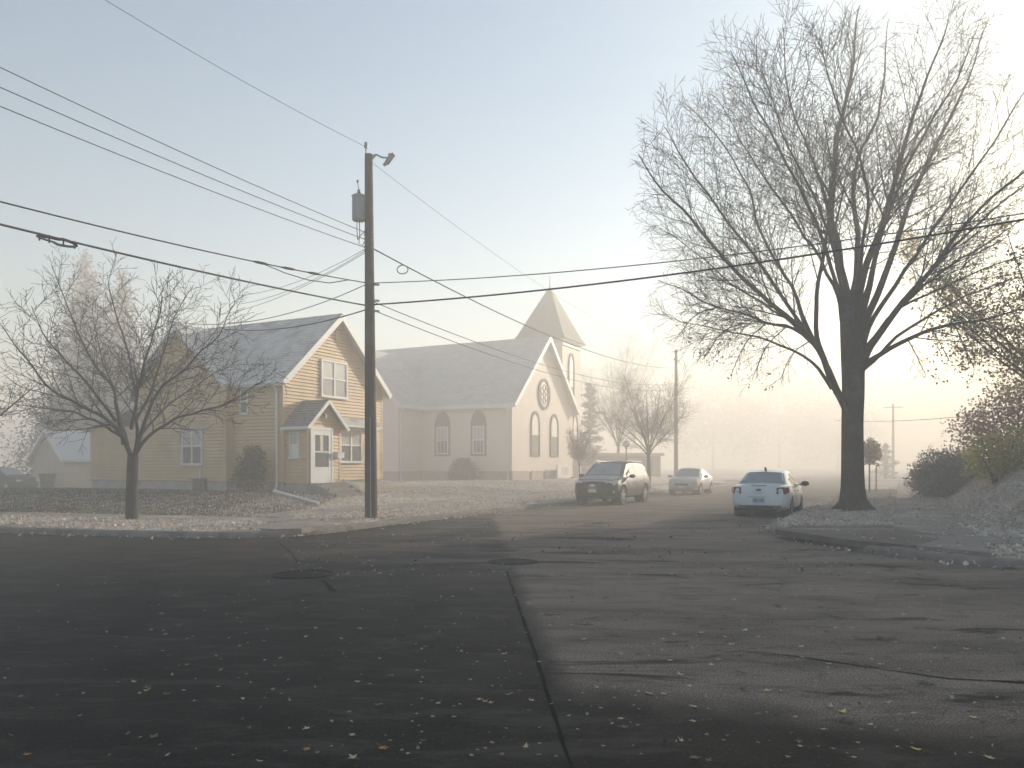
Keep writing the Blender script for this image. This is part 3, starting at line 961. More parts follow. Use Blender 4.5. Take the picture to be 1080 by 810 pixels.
# steps
mb = MB()
for i in range(3):
    z1 = PF - i * 0.17
    mb.box(PA + 0.1, PB - 0.1, -q - 0.36 * (i + 1) - 0.25, -q - (0.0 if i == 0 else 0.36 * i + 0.25) - 0.003, -0.55, z1 - 0.01)
mb.prism([(PA + 0.02, -q - 0.03, -0.5), (PA + 0.02, -q - 0.03, PF + 0.02), (PA + 0.02, -q - 0.4, PF + 0.02), (PA + 0.02, -q - 1.25, -0.02), (PA + 0.02, -q - 1.25, -0.5)], (0.075, 0, 0))
mb.prism([(PB - 0.095, -q - 0.03, -0.5), (PB - 0.095, -q - 0.03, PF + 0.02), (PB - 0.095, -q - 0.4, PF + 0.02), (PB - 0.095, -q - 1.25, -0.02), (PB - 0.095, -q - 1.25, -0.5)], (0.075, 0, 0))
mb.build('steps', MATS['step_concrete'], porch)
mb = MB(); mb.tube([(PB + 0.08, -q - 0.1, 0.5), (PB + 0.08, -q - 0.95, 0.18)], 0.035, 6); mb.build('handrail', MATS['pvc_white'], porch)


def lw(x, y, dz=0.0):
    """house-frame point to world"""
    return (hc.x + UX * x + VX * y, hc.y + UY * x + VY * y, HZ + dz)


# downspout pipes lying on the lawn
def pipe(a, b, label):
    g0, g1 = gp(*a), gp(*b)
    p0 = gp(a[0], a[1], 0.6); p1 = gp(b[0], b[1], 0.56)
    p0.z = zl(p0.x, p0.y) + 0.13; p1.z = zl(p1.x, p1.y) + 0.06
    mb = MB(); mb.tube([p0, p0.lerp(p1, 0.5), p1], 0.055, 8)
    tag(mb.build('drain_pipe', MATS['pvc_white']), label, 'pipe', 'drain pipes on the lawn')


pipe((289, 520.2), (336, 523.4), 'white downspout pipe lying in front of the dark shrub')
pipe((396, 508.0), (418, 511.0), 'white downspout pipe lying on grass past the utility pole')
# buff retaining block beside the steps
x0, y0 = 3.1, -0.9
t = lw(0, 0)
mb = MB(); mb.box(2.9, 5.9, -0.62, -0.02, -0.5, 0.34); mb.build('planter_wall', MATS['church_stone'], house)

# ------------------------------------------------------------------ church
CZ = 0.50
cc = Vector((0.0, 53.0))
church = thing('church', 'pale stuccoed church with pointed windows and square tower under a spire', 'church', (cc.x, cc.y, CZ), STREET)
CW = 11.0; CE = 5.6; CR = 0.92; CPK = CE + CR * CW / 2; CD = 21.0
TR0 = 7.4; TP = 3.0; TRW = 9.0
mb = MB()
mb.add([(0, 0, 0), (CW, 0, 0), (CW, 0, CE), (CW / 2, 0, CPK), (0, 0, CE)], [(0, 1, 2, 3, 4)])
mb.add([(0, 0, -0.8), (0, CD, -0.8), (0, CD, CE), (0, 0, CE)], [(0, 1, 2, 3)])
mb.add([(CW, 0, -0.8), (CW, CD, -0.8), (CW, CD, CE), (CW, 0, CE)], [(0, 1, 2, 3)])
mb.add([(0, CD, -0.8), (CW, CD, -0.8), (CW, CD, CE), (CW / 2, CD, CPK), (0, CD, CE)], [(0, 1, 2, 3, 4)])
# transept
t1 = TR0 + TRW; tm = TR0 + TRW / 2; tpk = CE + CR * TRW / 2
mb.add([(-TP, TR0, -0.8), (-TP, t1, -0.8), (-TP, t1, CE), (-TP, tm, tpk), (-TP, TR0, CE)], [(0, 1, 2, 3, 4)])
mb.add([(-TP, TR0, -0.8), (0, TR0, -0.8), (0, TR0, CE), (-TP, TR0, CE)], [(0, 1, 2, 3)])
mb.add([(-TP, t1, -0.8), (0, t1, -0.8), (0, t1, CE), (-TP, t1, CE)], [(0, 1, 2, 3)])
mb.build('wall', MATS['church_wall'], church, fix=False)
mb = MB()
b = 0.09
mb.box(-b, 2.55, -b, 0.2, -0.8, 0.72); mb.box(3.0, 5.0, -b, 0.2, -0.8, 0.72); mb.box(5.5, 8.7, -b, 0.2, -0.8, 0.72); mb.box(-b, 0.2, 0.2, TR0, -0.8, 0.70); mb.box(-TP - b, 0.1, TR0 - b, TR0 + 0.2, -0.8, 0.695); mb.box(-TP - b, -TP + 0.2, TR0 + 0.2, t1, -0.8, 0.69)
mb.build('foundation', MATS['church_stone'], church)
for a in (2.58, 5.03):
    m_ = MB(); m_.box(a, a + 0.44, -0.04, 0.06, 0.02, 0.62); m_.build('basement_window', MATS['glass_dark'], church)
co = 0.45; sc_ = math.sqrt(1 + CR * CR)
cu1 = Vector((1, 0, CR)) / sc_; cn1 = Vector((-CR, 0, 1)) / sc_; cu2 = Vector((-1, 0, CR)) / sc_; cn2 = Vector((CR, 0, 1)) / sc_
CL = (CW / 2 + co) * sc_
mb = MB()
roof_plane(None, [(-co, 0), (CD + co, 0), (CD + co, CL), (-co, CL)], roof_T((-co, 0, CE - co * CR + 0.16), (0, 1, 0), cu1, cn1), '', 0.26, 0.022, 0.12, mb=mb)
roof_plane(None, [(-co, 0), (CD + co, 0), (CD + co, CL), (-co, CL)], roof_T((CW + co, 0, CE - co * CR + 0.16), (0, 1, 0), cu2, cn2), '', 0.26, 0.022, 0.12, mb=mb)
TL = (TRW / 2 + co) * sc_
tu1 = Vector((0, 1, CR)) / sc_; tn1 = Vector((0, -CR, 1)) / sc_; tu2 = Vector((0, -1, CR)) / sc_; tn2 = Vector((0, CR, 1)) / sc_
roof_plane(None, [(-TP - co, 0), (CW / 2, 0), (CW / 2, TL), (-TP - co, TL)], roof_T((0, TR0 - co, CE - co * CR + 0.14), (1, 0, 0), tu1, tn1), '', 0.26, 0.022, 0.12, mb=mb)
roof_plane(None, [(-TP - co, 0), (CW / 2, 0), (CW / 2, TL), (-TP - co, TL)], roof_T((0, t1 + co, CE - co * CR + 0.14), (1, 0, 0), tu2, tn2), '', 0.26, 0.022, 0.12, mb=mb)
mb.build('roof', MATS['church_roof'], church, fix=False)
mb = MB()
ce = CE - co * CR
mb.bar((-co, -co - 0.03, ce), (CW / 2, -co - 0.03, CPK), 0.05, 0.30); mb.bar((CW + co, -co - 0.033, ce), (CW / 2, -co - 0.033, CPK), 0.05, 0.30)
mb.bar((-co - 0.03, -co, ce + 0.03), (-co - 0.03, TR0 - co, ce + 0.03), 0.05, 0.26)
mb.bar((-TP - co, TR0 - co - 0.03, ce + 0.03), (-co, TR0 - co - 0.03, ce + 0.03), 0.05, 0.22)
mb.bar((-TP - co - 0.03, TR0 - co, ce), (-TP - co - 0.03, tm, tpk), 0.05, 0.26)
mb.build('fascia', MATS['trim_white'], church)
for (pth) in ([(-co - 0.06, 0.25, ce), (-0.14, 0.25, ce - 0.35), (-0.14, 0.25, 0.1)], [(-TP + 0.2, TR0 - co - 0.06, ce), (-TP + 0.15, TR0 - 0.14, ce - 0.4), (-TP + 0.15, TR0 - 0.14, 0.0)]):
    mb = MB(); mb.tube(pth, 0.06, 8); mb.build('downspout', MATS['pvc_white'], church)


def arch_pts(a0, a1, z0, zs, zp, n=7):
    """outline of a pointed window: jambs to zs, point at zp"""
    m_ = (a0 + a1) / 2
    L = [(a0, z0), (a1, z0), (a1, zs)]
    for i in range(1, n + 1):
        f = i / n
        L.append((a1 - (a1 - m_) * (f ** 1.7), zs + (zp - zs) * math.sin(f * PI / 2) ** 0.95))
    for i in range(n - 1, -1, -1):
        f = i / n
        L.append((a0 + (m_ - a0) * (f ** 1.7), zs + (zp - zs) * math.sin(f * PI / 2) ** 0.95))
    return L


def ring(mb, outer, inner, T, o0, o1):
    n = len(outer)
    P = [T(a, z, o1) for a, z in outer] + [T(a, z, o1) for a, z in inner] + [T(a, z, o0) for a, z in outer] + [T(a, z, o0) for a, z in inner]
    fs = []
    for i in range(n):
        j = (i + 1) % n
        fs += [(i, j, n + j, n + i), (i, j, 2 * n + j, 2 * n + i), (n + i, n + j, 3 * n + j, 3 * n + i)]
    mb.add(P, fs)


def arch_window(parent, T, a0, a1, z0, zs, zp, sash=True, glass='glass_dark', top='church_arch', frame='church_arch', low=None, lab=None):
    mb = MB()
    k = 0.14
    ring(mb, arch_pts(a0, a1, z0, zs, zp), arch_pts(a0 + k, a1 - k, z0 + k, zs, zp - k * 1.6), T, 0.0, 0.08)
    w = mb.build('window', MATS[frame], parent)
    if lab:
        w['label'] = lab
    mb = MB(); P = arch_pts(a0 + k * 0.5, a1 - k * 0.5, z0 + k * 0.5, zs, zp - k)
    if sash:
        mb.add([T(a, z, 0.03) for a, z in P], [tuple(range(len(P)))])
        mb.build('arch_panel', MATS[top], w, fix=False)
        zt = zs - 0.05
        mb = MB(); f = 0.09
        A0, A1, Z0 = a0 + k, a1 - k, z0 + k
        mb.obox(T, A0, A0 + f, Z0, zt, 0.035, 0.075); mb.obox(T, A1 - f, A1, Z0, zt, 0.035, 0.075)
        zm = (Z0 + zt) / 2
        for z in (Z0, zm - f / 2, zt - f):
            mb.obox(T, A0 + f, A1 - f, z, z + f, 0.035, 0.073)
        for i in (1, 2):
            x = A0 + (A1 - A0) * i / 3
            mb.obox(T, x - 0.015, x + 0.015, Z0 + f, zt - f, 0.035, 0.055)
        mb.build('sash', MATS['trim_white'], w)
        for z_a, z_b, gm in ((Z0 + f, zm - f / 2, glass), (zm + f / 2, zt - f, 'glass_pale')):
            mb = MB(); mb.obox(T, A0 + f - 0.01, A1 - f + 0.01, z_a - 0.01, z_b + 0.01, 0.032, 0.045); mb.build('pane', MATS[gm], w)
    else:
        lo = low if low else zs
        Pu = [(a, z) for a, z in P if z >= lo]
        Pu = [(P[0][0], lo), (P[1][0], lo)] + [(a, z) for a, z in P[2:]]
        mb.add([T(a, z, 0.03) for a, z in Pu], [tuple(range(len(Pu)))]); mb.build('pane', MATS['glass_bright'], w, fix=False)
        mb = MB(); mb.obox(T, a0 + k * 0.5, a1 - k * 0.5, z0 + k * 0.5, lo - 0.05, 0.0, 0.03); mb.build('pane', MATS[glass], w)
        mb = MB(); mb.obox(T, a0 + k, a1 - k, lo - 0.06, lo + 0.03, 0.02, 0.07); mb.build('transom', MATS['church_arch'], w)
    return w


Tcg = lambda a, z, o: (a, -o, z)
Tcl = lambda a, z, o: (-o, a, z)


def cl(px):      # position along the side wall seen at a photograph column
    k = (px - 540) / 810
    return (k * cc.y - cc.x) / (VX - k * VY)


def cg(px, y=0.0):
    k = (px - 540) / 810
    return (k * (cc.y + VY * y) - (cc.x + VX * y)) / (UX - k * UY)


for p0, p1, lb in ((459, 475, 'pointed sash window nearer the transept'), (497, 513, 'pointed sash window nearer the front corner')):
    a0, a1 = cl(p1), cl(p0)
    arch_window(church, Tcl, a0, a1, 1.78, 3.95, 4.98, lab=lb)
for p0, p1 in ((559.5, 568.8), (580.0, 588.4)):
    a0, a1 = cg(p0), cg(p1)
    arch_window(church, Tcg, a0, a1, 1.75, 4.05, 5.1, sash=False, low=3.3)
# round window in the gable
mb = MB()
ca, cz, cr = cg(573.5), 6.45, 1.05
circ = lambda r: [(ca + r * math.cos(i * 2 * PI / 28), cz + r * 1.12 * math.sin(i * 2 * PI / 28)) for i in range(28)]
ring(mb, circ(cr), circ(cr - 0.2), Tcg, 0.0, 0.1)
rw = mb.build('round_window', MATS['church_arch'], church)
mb = MB(); mb.add([Tcg(a, z, 0.03) for a, z in circ(cr - 0.15)], [tuple(range(28))]); mb.build('pane', MATS['glass_bright'], rw, fix=False)
mb = MB()
for k in range(6):
    an = k * PI / 3 + PI / 6
    ring(mb, [(ca + 0.42 * math.cos(an) + 0.27 * math.cos(i * PI / 6), cz + 0.46 * math.sin(an) + 0.29 * math.sin(i * PI / 6)) for i in range(12)],
         [(ca + 0.42 * math.cos(an) + 0.22 * math.cos(i * PI / 6), cz + 0.46 * math.sin(an) + 0.24 * math.sin(i * PI / 6)) for i in range(12)], Tcg, 0.032, 0.07)
mb.build('tracery', MATS['church_arch'], rw)

# tower
TX0, TX1, TYO, TS, TZ = 9.15, 13.1, 0.12, 3.95, 11.3
tower = bpy.data.objects.new('tower', None); COL.objects.link(tower); tower.parent = church
mb = MB(); mb.box(TX0, TX1, TYO, TYO + TS, -0.8, TZ)
mb.build('tower_wall', MATS['church_wall'], tower)
mb = MB()
mb.box(TX0 - 0.12, TX1 + 0.12, TYO - 0.12, TYO + TS + 0.12, TZ - 0.55, TZ - 0.40); mb.box(TX0 - 0.25, TX1 + 0.25, TYO - 0.25, TYO + TS + 0.25, TZ - 0.16, TZ)
mb.build('cornice', MATS['trim_white'], tower)
ov = 0.38; mx_, my_ = (TX0 + TX1) / 2, TYO + TS / 2
lo = [(TX0 - ov, TYO - ov, TZ - 0.05), (TX1 + ov, TYO - ov, TZ - 0.05), (TX1 + ov, TYO + TS + ov, TZ - 0.05), (TX0 - ov, TYO + TS + ov, TZ - 0.05)]
h2 = 0.5; r2 = TS / 2 + 0.02
mid = [(mx_ + i * r2, my_ + j * r2, TZ + h2) for i, j in ((-1, -1), (1, -1), (1, 1), (-1, 1))]
ap = (mx_, my_, TZ + 4.75)
mb = MB(); mb.add(lo + mid + [ap], [(3, 2, 1, 0)] + [(i, (i + 1) % 4, 4 + (i + 1) % 4, 4 + i) for i in range(4)] + [(4 + i, 4 + (i + 1) % 4, 8) for i in range(4)])
mb.build('spire', MATS['spire_slate'], tower)
mb = MB(); mb.tube([(mx_, my_, ap[2] - 0.3), (mx_, my_, ap[2] + 0.9)], [0.07, 0.02], 6); mb.tube([(mx_ - 0.22, my_, ap[2] + 0.62), (mx_ + 0.22, my_, ap[2] + 0.62)], 0.025, 6); mb.build('finial', MATS['galvanised'], tower)
Ttg = lambda a, z, o: (a, TYO - o, z)
arch_window(tower, Ttg, 10.35, 11.55, 6.6, 9.3, 10.3, sash=False, low=7.5)
arch_window(tower, Ttg, 11.15, 12.35, 2.3, 4.2, 5.4, sash=False, low=2.6)
mb = MB(); mb.obox(Ttg, 11.05, 12.45, 0.25, 2.2, 0.0, 0.08); mb.build('tower_door', MATS['church_arch'], tower)
mb = MB(); mb.obox(Ttg, 10.6, 12.9, -0.8, 0.2, 0.01, 1.3); mb.obox(Ttg, 10.7, 12.8, -0.8, 0.02, 1.3, 1.7); mb.build('tower_steps', MATS['church_stone'], tower)

# clipped peaked shrub against the church wall comes with the plants

# sign board standing by the church front
sx_, sy_ = 7.05, -0.55
t = thing('sign_board', 'white sign board with faint pink numerals by the church wall', 'sign', lw(0, 0), STREET)
t.location = (cc.x + UX * 7.85 + VX * sy_, cc.y + UY * 7.85 + VY * sy_, CZ)
mb = MB(); mb.box(-1.25, 1.25, -0.03, 0.03, 0.15, 1.15); mb.build('board', MATS['sign_white'], t)
for x in (-1.2, 1.2):
    mb = MB(); mb.box(x - 0.04, x + 0.04, 0.032, 0.10, -0.3, 1.2); mb.build('post', MATS['trim_white'], t)
cu = bpy.data.curves.new('numerals', 'FONT'); cu.body = '100'; cu.size = 0.95; cu.extrude = 0.006; cu.align_x = 'CENTER'; cu.align_y = 'CENTER'
tx = bpy.data.objects.new('numerals', cu); COL.objects.link(tx)
dg = bpy.context.evaluated_depsgraph_get(); me = bpy.data.meshes.new_from_object(tx.evaluated_get(dg))
bpy.data.objects.remove(tx); me.materials.clear(); me.materials.append(MATS['sign_pink'])
tx = bpy.data.objects.new('numerals', me); COL.objects.link(tx); tx.parent = t
tx.location = (0.15, -0.04, 0.65); tx.rotation_euler = (R(90), 0, 0)

# ------------------------------------------------------------------ garage and yard bits on the far left
GD = 50.0
gl = gp(67.5, 491 + 1.55 / GD * FPX, 0.05)
garage = thing('garage', 'small gabled garage with a white frosted roof behind the house', 'garage', (gl.x, gl.y, 0.0), STREET)
GW, GE, GP_, GL = 5.2, 2.15, 1.0, 3.3
# gable faces the crossing (local -x); roof ridge along x
mb = MB()
Tga = lambda a, z, o: (-o, a, z)
laps(mb, [(0, -0.3), (GL, -0.3), (GL, GE), (GL / 2, GE + 1.05 * GL / 2), (0, GE)], Tga, 0.16, 0.015)
Tgs = lambda a, z, o: (a, -o, z)
laps(mb, [(0, -0.3), (GW, -0.3), (GW, GE), (0, GE)], Tgs, 0.16, 0.015)
mb.add([(0, GL, -0.3), (GW, GL, -0.3), (GW, GL, GE), (0, GL, GE)], [(0, 1, 2, 3)])
mb.add([(GW, 0, -0.3), (GW, GL, -0.3), (GW, GL, GE), (GW, GL / 2, GE + 1.05 * GL / 2), (GW, 0, GE)], [(0, 1, 2, 3, 4)])
mb.build('wall', MATS['garage_siding'], garage, fix=False)
gs = math.hypot(1, 1.05); go = 0.25
mb = MB()
for y0, dy in ((-go, 1), (GL + go, -1)):
    roof_plane(None, [(-0.3, 0), (GW + 0.3, 0), (GW + 0.3, (GL / 2 + go) * gs), (-0.3, (GL / 2 + go) * gs)],
               roof_T((0, y0, GE - go * 1.05 + 0.1), (1, 0, 0), Vector((0, dy, 1.05)) / gs, Vector((0, -dy * 1.05, 1)) / gs), '', 0.2, 0.015, 0.08, mb=mb)
mb.build('roof', MATS['roof_snowy'], garage, fix=False)
mb = MB()
mb.bar((-0.32, -go, GE - go * 1.05), (-0.32, GL / 2, GE + 1.05 * GL / 2), 0.04, 0.16); mb.bar((-0.323, GL + go, GE - go * 1.05), (-0.323, GL / 2, GE + 1.05 * GL / 2), 0.04, 0.16)
mb.bar((-0.3, -go - 0.02, GE - go * 1.05 + 0.02), (GW + 0.3, -go - 0.02, GE - go * 1.05 + 0.02), 0.04, 0.14)
mb.build('fascia', MATS['trim_white'], garage)
# bin
g = gp(50, 517.5, 0.0); bd = 48.6
bp_ = pt(50, 516.3, bd)
t = thing('wheelie_bin', 'dark wheeled rubbish bin against the garage gable', 'bin', (bp_.x, bp_.y, 0.02), STREET)
mb = MB(); mb.add([(-.25, -.27, .04), (.25, -.27, .04), (.25, .27, .04), (-.25, .27, .04), (-.32, -.34, 1.0), (.32, -.34, 1.0), (.32, .34, 1.0), (-.32, .34, 1.0)], [(3, 2, 1, 0), (4, 5, 6, 7), (0, 1, 5, 4), (1, 2, 6, 5), (2, 3, 7, 6), (3, 0, 4, 7)])
mb.build('body', MATS['bin_plastic'], t)
mb = MB(); mb.box(-.37, .36, -.38, .38, 1.0, 1.07); mb.bar((.36, -.3, .98), (.42, .3, .98), .05, .05); mb.build('lid', MATS['bin_plastic'], t)
for s_ in (-1, 1):
    mb = MB(); mb.lathe([(.1, -.03), (.1, .03)], c=(.28, .30 * s_, .1), sides=12, axis='y'); mb.build('wheel', MATS['tyre_rubber'], t)

# ================================================================== TREES AND PLANTS
TWIG_MIN = 0.005


class TreeGen:
    def __init__(self, seed, up=0.25, droop=0.0):
        self.r = random.Random(seed); self.wood = MB(); self.twig = MB(); self.up = up; self.leafpts = []; self.env = None

    def rv(self):
        while True:
            v = Vector((self.r.uniform(-1, 1), self.r.uniform(-1, 1), self.r.uniform(-1, 1)))
            if 0.05 < v.length < 1:
                return v.normalized()

    def limb(self, path, r0, r1, sides, mb, power=1.0):
        n = len(path)
        rad = [r0 + (r1 - r0) * ((i / (n - 1)) ** power) for i in range(n)]
        mb.tube(path, rad, sides, cap=False)
        return rad

    def smooth(self, pts, n=2):
        p = [Vector(q) for q in pts]
        for _ in range(n):
            q = [p[0]]
            for a, b in zip(p[:-1], p[1:]):
                q += [a * 0.75 + b * 0.25, a * 0.25 + b * 0.75]
            q.append(p[-1]); p = q
        return p

    def wander(self, start, d, L, seg, jit, up):
        p = Vector(start); d = d.normalized(); out = [p.copy()]
        n = max(2, int(L / seg))
        for i in range(n):
            d = (d + self.rv() * jit + Vector((0, 0, up)) * (1.0 / n)).normalized()
            p = p + d * (L / n)
            if self.env and len(out) > 1 and not self.env(p):
                break
            out.append(p.copy())
        return out

    def sprout(self, path, rad, level, spec, t0=0.2):
        """spec[level]: (spacing, length, angle lo, angle hi, segment, jitter, up, sides, radius ratio)"""
        if level >= len(spec):
            return
        sp, L, a0, a1, seg, jit, up, sides, rr = spec[level]
        lens = [(path[i + 1] - path[i]).length for i in range(len(path) - 1)]
        tot = sum(lens)
        s = tot * t0 + self.r.uniform(0, sp)
        side = self.r.uniform(0, 2 * PI)
        while s < tot * 0.99:
            acc = 0
            for i, l in enumerate(lens):
                if acc + l >= s:
                    break
                acc += l
            f = (s - acc) / max(lens[i], 1e-6)
            p = path[i].lerp(path[i + 1], f)
            d = (path[i + 1] - path[i]).normalized()
            x = d.cross(Vector((0.2, 0.3, 0.93)))
            if x.length < 0.05:
                x = d.cross(Vector((1, 0, 0)))
            x.normalize(); y = d.cross(x)
            side += 2.4 + self.r.uniform(-0.5, 0.5)
            an = R(self.r.uniform(a0, a1))
            nd_ = d * math.cos(an) + (x * math.cos(side) + y * math.sin(side)) * math.sin(an)
            tt = s / tot
            LL = L * self.r.uniform(0.55, 1.15) * (1.0 - 0.55 * tt)
            pr = rad[i] + (rad[min(i + 1, len(rad) - 1)] - rad[i]) * f
            r0 = max(min(pr * rr, pr * 0.75), TWIG_MIN)
            ch = self.wander(p, nd_, LL, seg, jit, up)
            mb = self.twig if level > 0 else self.wood
            crad = self.limb(ch, r0, max(r0 * 0.25, TWIG_MIN * 0.75), sides, mb)
            if level >= len(spec) - 2:
                self.leafpts.append((ch[-1], nd_)); self.leafpts.append((ch[len(ch) // 2], nd_))
            self.sprout(ch, crad, level + 1, spec, 0.12)
            s += sp * self.r.uniform(0.6, 1.4)

    def tip(self, path, rad, spec):
        pass


def local(mb, base):
    b = Vector(base)
    mb.v = [(x - b.x, y - b.y, z - b.z) for x, y, z in mb.v]
    return mb


def cards(pts, size, seed, m, name, parent=None, base=(0, 0, 0), aspect=1.0, flat=0.0, shape='quad'):
    """one leaf face per point, any way up (flat = 1: lying)"""
    rg = np.random.default_rng(seed)
    P = np.asarray(pts, float) - np.asarray(base, float); n = len(P)
    if n == 0:
        return None
    a = rg.normal(size=(n, 3)); a[:, 2] *= (1 - flat); a /= np.linalg.norm(a, axis=1)[:, None] + 1e-9
    b = rg.normal(size=(n, 3)); b[:, 2] *= (1 - flat)
    b -= (a * b).sum(1)[:, None] * a; b /= np.linalg.norm(b, axis=1)[:, None] + 1e-9
    s = (size * rg.uniform(0.6, 1.35, n))[:, None] if not hasattr(size, '__len__') else np.asarray(size)[:, None]
    A = a * s * 0.5; Bv = b * s * 0.5 * aspect
    c = np.cross(a, b) * s * rg.uniform(-0.25, 0.25, n)[:, None]
    V = np.stack([P - A, P - Bv * 0.9 + c, P + A, P + Bv + c], 1).reshape(-1, 3)
    F = np.arange(4 * n).reshape(n, 4)
    return np_mesh(name, V, F, MATS[m], parent)


# ---- the big bare tree on the verge
bt = gp(900, 534, 0.19); BD = 24.2
base = Vector(((900 - 540) / FPX * BD, BD, zr((900 - 540) / FPX * BD, BD) - 0.02))


def Z6(zx, zy, dd=0.0):
    return pt(660 + zx / 2.024, zy / 2.024, BD + dd)


tg = TreeGen(21)
T0 = base
trunk = [base + Vector((0, 0, -0.25)), base + Vector((0, 0, 0.0)), base + Vector((-0.01, 0, 0.35)), base + Vector((-0.02, 0, 0.9)), pt(899, 470, BD), pt(899, 440, BD), pt(900, 415, BD), Z6(485, 770), Z6(479, 715), Z6(472, 665)]
trr = [0.60, 0.56, 0.42, 0.345, 0.325, 0.32, 0.33, 0.345, 0.28, 0.19]
tw = MB(); tw.tube(tg.smooth(trunk, 1), list(np.interp(np.linspace(0, 1, len(tg.smooth(trunk, 1))), np.linspace(0, 1, len(trr)), trr)), 16)
# buttress roots
for k in range(7):
    a = k * 2 * PI / 7 + 0.3
    d = Vector((math.cos(a), math.sin(a), 0))
    tw.tube([base + d * 0.27 + Vector((0, 0, 0.45)), base + d * 0.44 + Vector((0, 0, 0.14)), base + d * 0.8 + Vector((0, 0, -0.08))], [0.09, 0.12, 0.05], 7)
limbs = [
    ([(478, 740, 0), (470, 650, 0.1), (450, 530, 0.3), (437, 430, 0.4), (450, 300, 0.5), (470, 200, 0.6), (488, 100, 0.8), (500, 10, 1.0)], 0.27),
    ([(450, 835, -0.1), (425, 772, -0.3), (407, 715, -0.4), (410, 610, -0.5), (425, 520, -0.8), (428, 420, -1.2), (400, 340, -1.6), (350, 230, -2.2), (335, 60, -2.6)], 0.15),
    ([(484, 915, 0.0), (468, 865, -0.05), (440, 815, -0.2), (412, 735, -0.4), (365, 692, -0.6), (300, 642, -0.9), (220, 560, -1.3), (150, 480, -1.6), (70, 400, -2.0), (25, 330, -2.3)], 0.21),
    ([(450, 838, -0.1), (430, 785, -0.3), (398, 715, -0.3), (350, 600, 0.4), (290, 510, 1.0), (265, 400, 1.6), (205, 300, 2.2), (125, 215, 2.8)], 0.14),
    ([(420, 755, -0.35), (375, 702, -0.5), (280, 682, -1.4), (180, 652, -2.3), (70, 595, -3.2)], 0.10),
    ([(484, 690, 0), (502, 600, -0.5), (540, 500, -1.0), (570, 400, -1.4), (602, 280, -1.8), (640, 180, -2.2), (690, 40, -2.6)], 0.20),
    ([(495, 730, 0.1), (560, 570, 0.8), (605, 430, 1.5), (675, 290, 2.2), (725, 190, 2.8), (775, 40, 3.4)], 0.19),
    ([(505, 760, 0), (580, 662, -0.5), (625, 610, -0.9), (690, 520, -1.5), (770, 430, -2.2), (870, 350, -2.9), (930, 300, -3.2)], 0.17),
    ([(510, 775, 0), (600, 722, -1.0), (700, 690, -2.0), (800, 672, -2.9), (900, 650, -3.6)], 0.13),
    ([(476, 680, 0.2), (500, 540, 1.0), (482, 430, 1.6), (495, 330, 2.2), (545, 240, 2.8), (555, 120, 3.3), (560, 40, 3.6)], 0.16),
    ([(480, 760, 0), (466, 690, 0.05), (450, 630, 0.1), (395, 510, 0.9), (325, 430, 1.7), (255, 310, 2.4), (185, 200, 3.1)], 0.13),
    ([(482, 760, 0), (474, 680, -0.1), (462, 610, -0.4), (440, 520, -1.0), (395, 400, -1.9), (340, 300, -2.6), (290, 150, -3.3)], 0.13),
    ([(486, 780, 0), (494, 690, 0.2), (530, 560, 1.4), (560, 430, 2.8), (600, 330, 3.8), (650, 250, 4.6), (700, 140, 5.2)], 0.13),
    ([(484, 780, 0), (486, 680, -0.3), (500, 560, -1.6), (520, 450, -3.0), (500, 330, -4.0), (440, 200, -4.8), (420, 90, -5.2)], 0.12),
    ([(510, 745, 0.3), (600, 640, 1.4), (700, 560, 2.6), (800, 500, 3.6), (900, 440, 4.4)], 0.12),
    ([(445, 830, 0), (415, 745, -0.1), (330, 670, 1.4), (240, 620, 2.6), (130, 520, 3.6), (60, 480, 4.2)], 0.10),
    ([(535, 715, -0.3), (575, 660, -0.5), (680, 610, -1.2), (800, 560, -1.6), (920, 530, -2.0)], 0.09),
]
SPEC_BIG = [
    (0.27, 3.1, 24, 46, 0.34, 0.07, 0.16, 5, 0.34),
    (0.23, 1.45, 26, 50, 0.28, 0.09, 0.10, 3, 0.50),
    (0.18, 0.75, 26, 52, 0.38, 0.12, 0.05, 3, 0.7),
]
TWIG_MIN = 0.0062


def crown_env(p):
    # rounded dome of the crown, in its own upright plane
    ex = (p.x - 10.35) / 7.0; ez = (p.z - 9.9) / (6.5 if p.z > 9.9 else 7.2); ey = (p.y - BD) / 6.2
    return ex * ex + ez * ez + ey * ey * 0.8 < 1.0 + 0.07 * mnoise.noise(p * 0.8)


tg.env = crown_env

limbs += [
    ([(496, 775, 0.1), (520, 690, 0.2), (605, 560, 0.4), (700, 425, 0.3), (800, 285, 0.0), (880, 150, -0.3)], 0.15),
    ([(500, 785, 0.1), (530, 720, 0.4), (625, 605, 1.0), (745, 485, 1.6), (865, 385, 2.0), (940, 330, 2.3)], 0.14),
    ([(490, 770, 0), (500, 690, -0.2), (550, 480, -0.4), (625, 300, -0.6), (705, 180, -0.8), (750, 50, -1.0)], 0.15),
    ([(455, 840, -0.1), (425, 765, -0.2), (310, 590, -0.2), (205, 460, -0.3), (115, 330, -0.4), (80, 270, -0.5)], 0.13),
    ([(480, 770, 0), (468, 690, 0.1), (420, 500, -0.3), (330, 320, -0.6), (255, 190, -0.8), (225, 110, -1.0)], 0.13),
    ([(505, 790, 0), (560, 735, 0.6), (680, 650, 1.6), (800, 600, 2.4), (900, 580, 3.0)], 0.11),
    ([(440, 830, 0), (395, 760, 0.2), (290, 720, 0.8), (190, 700, 1.4), (110, 690, 1.8)], 0.09),
]
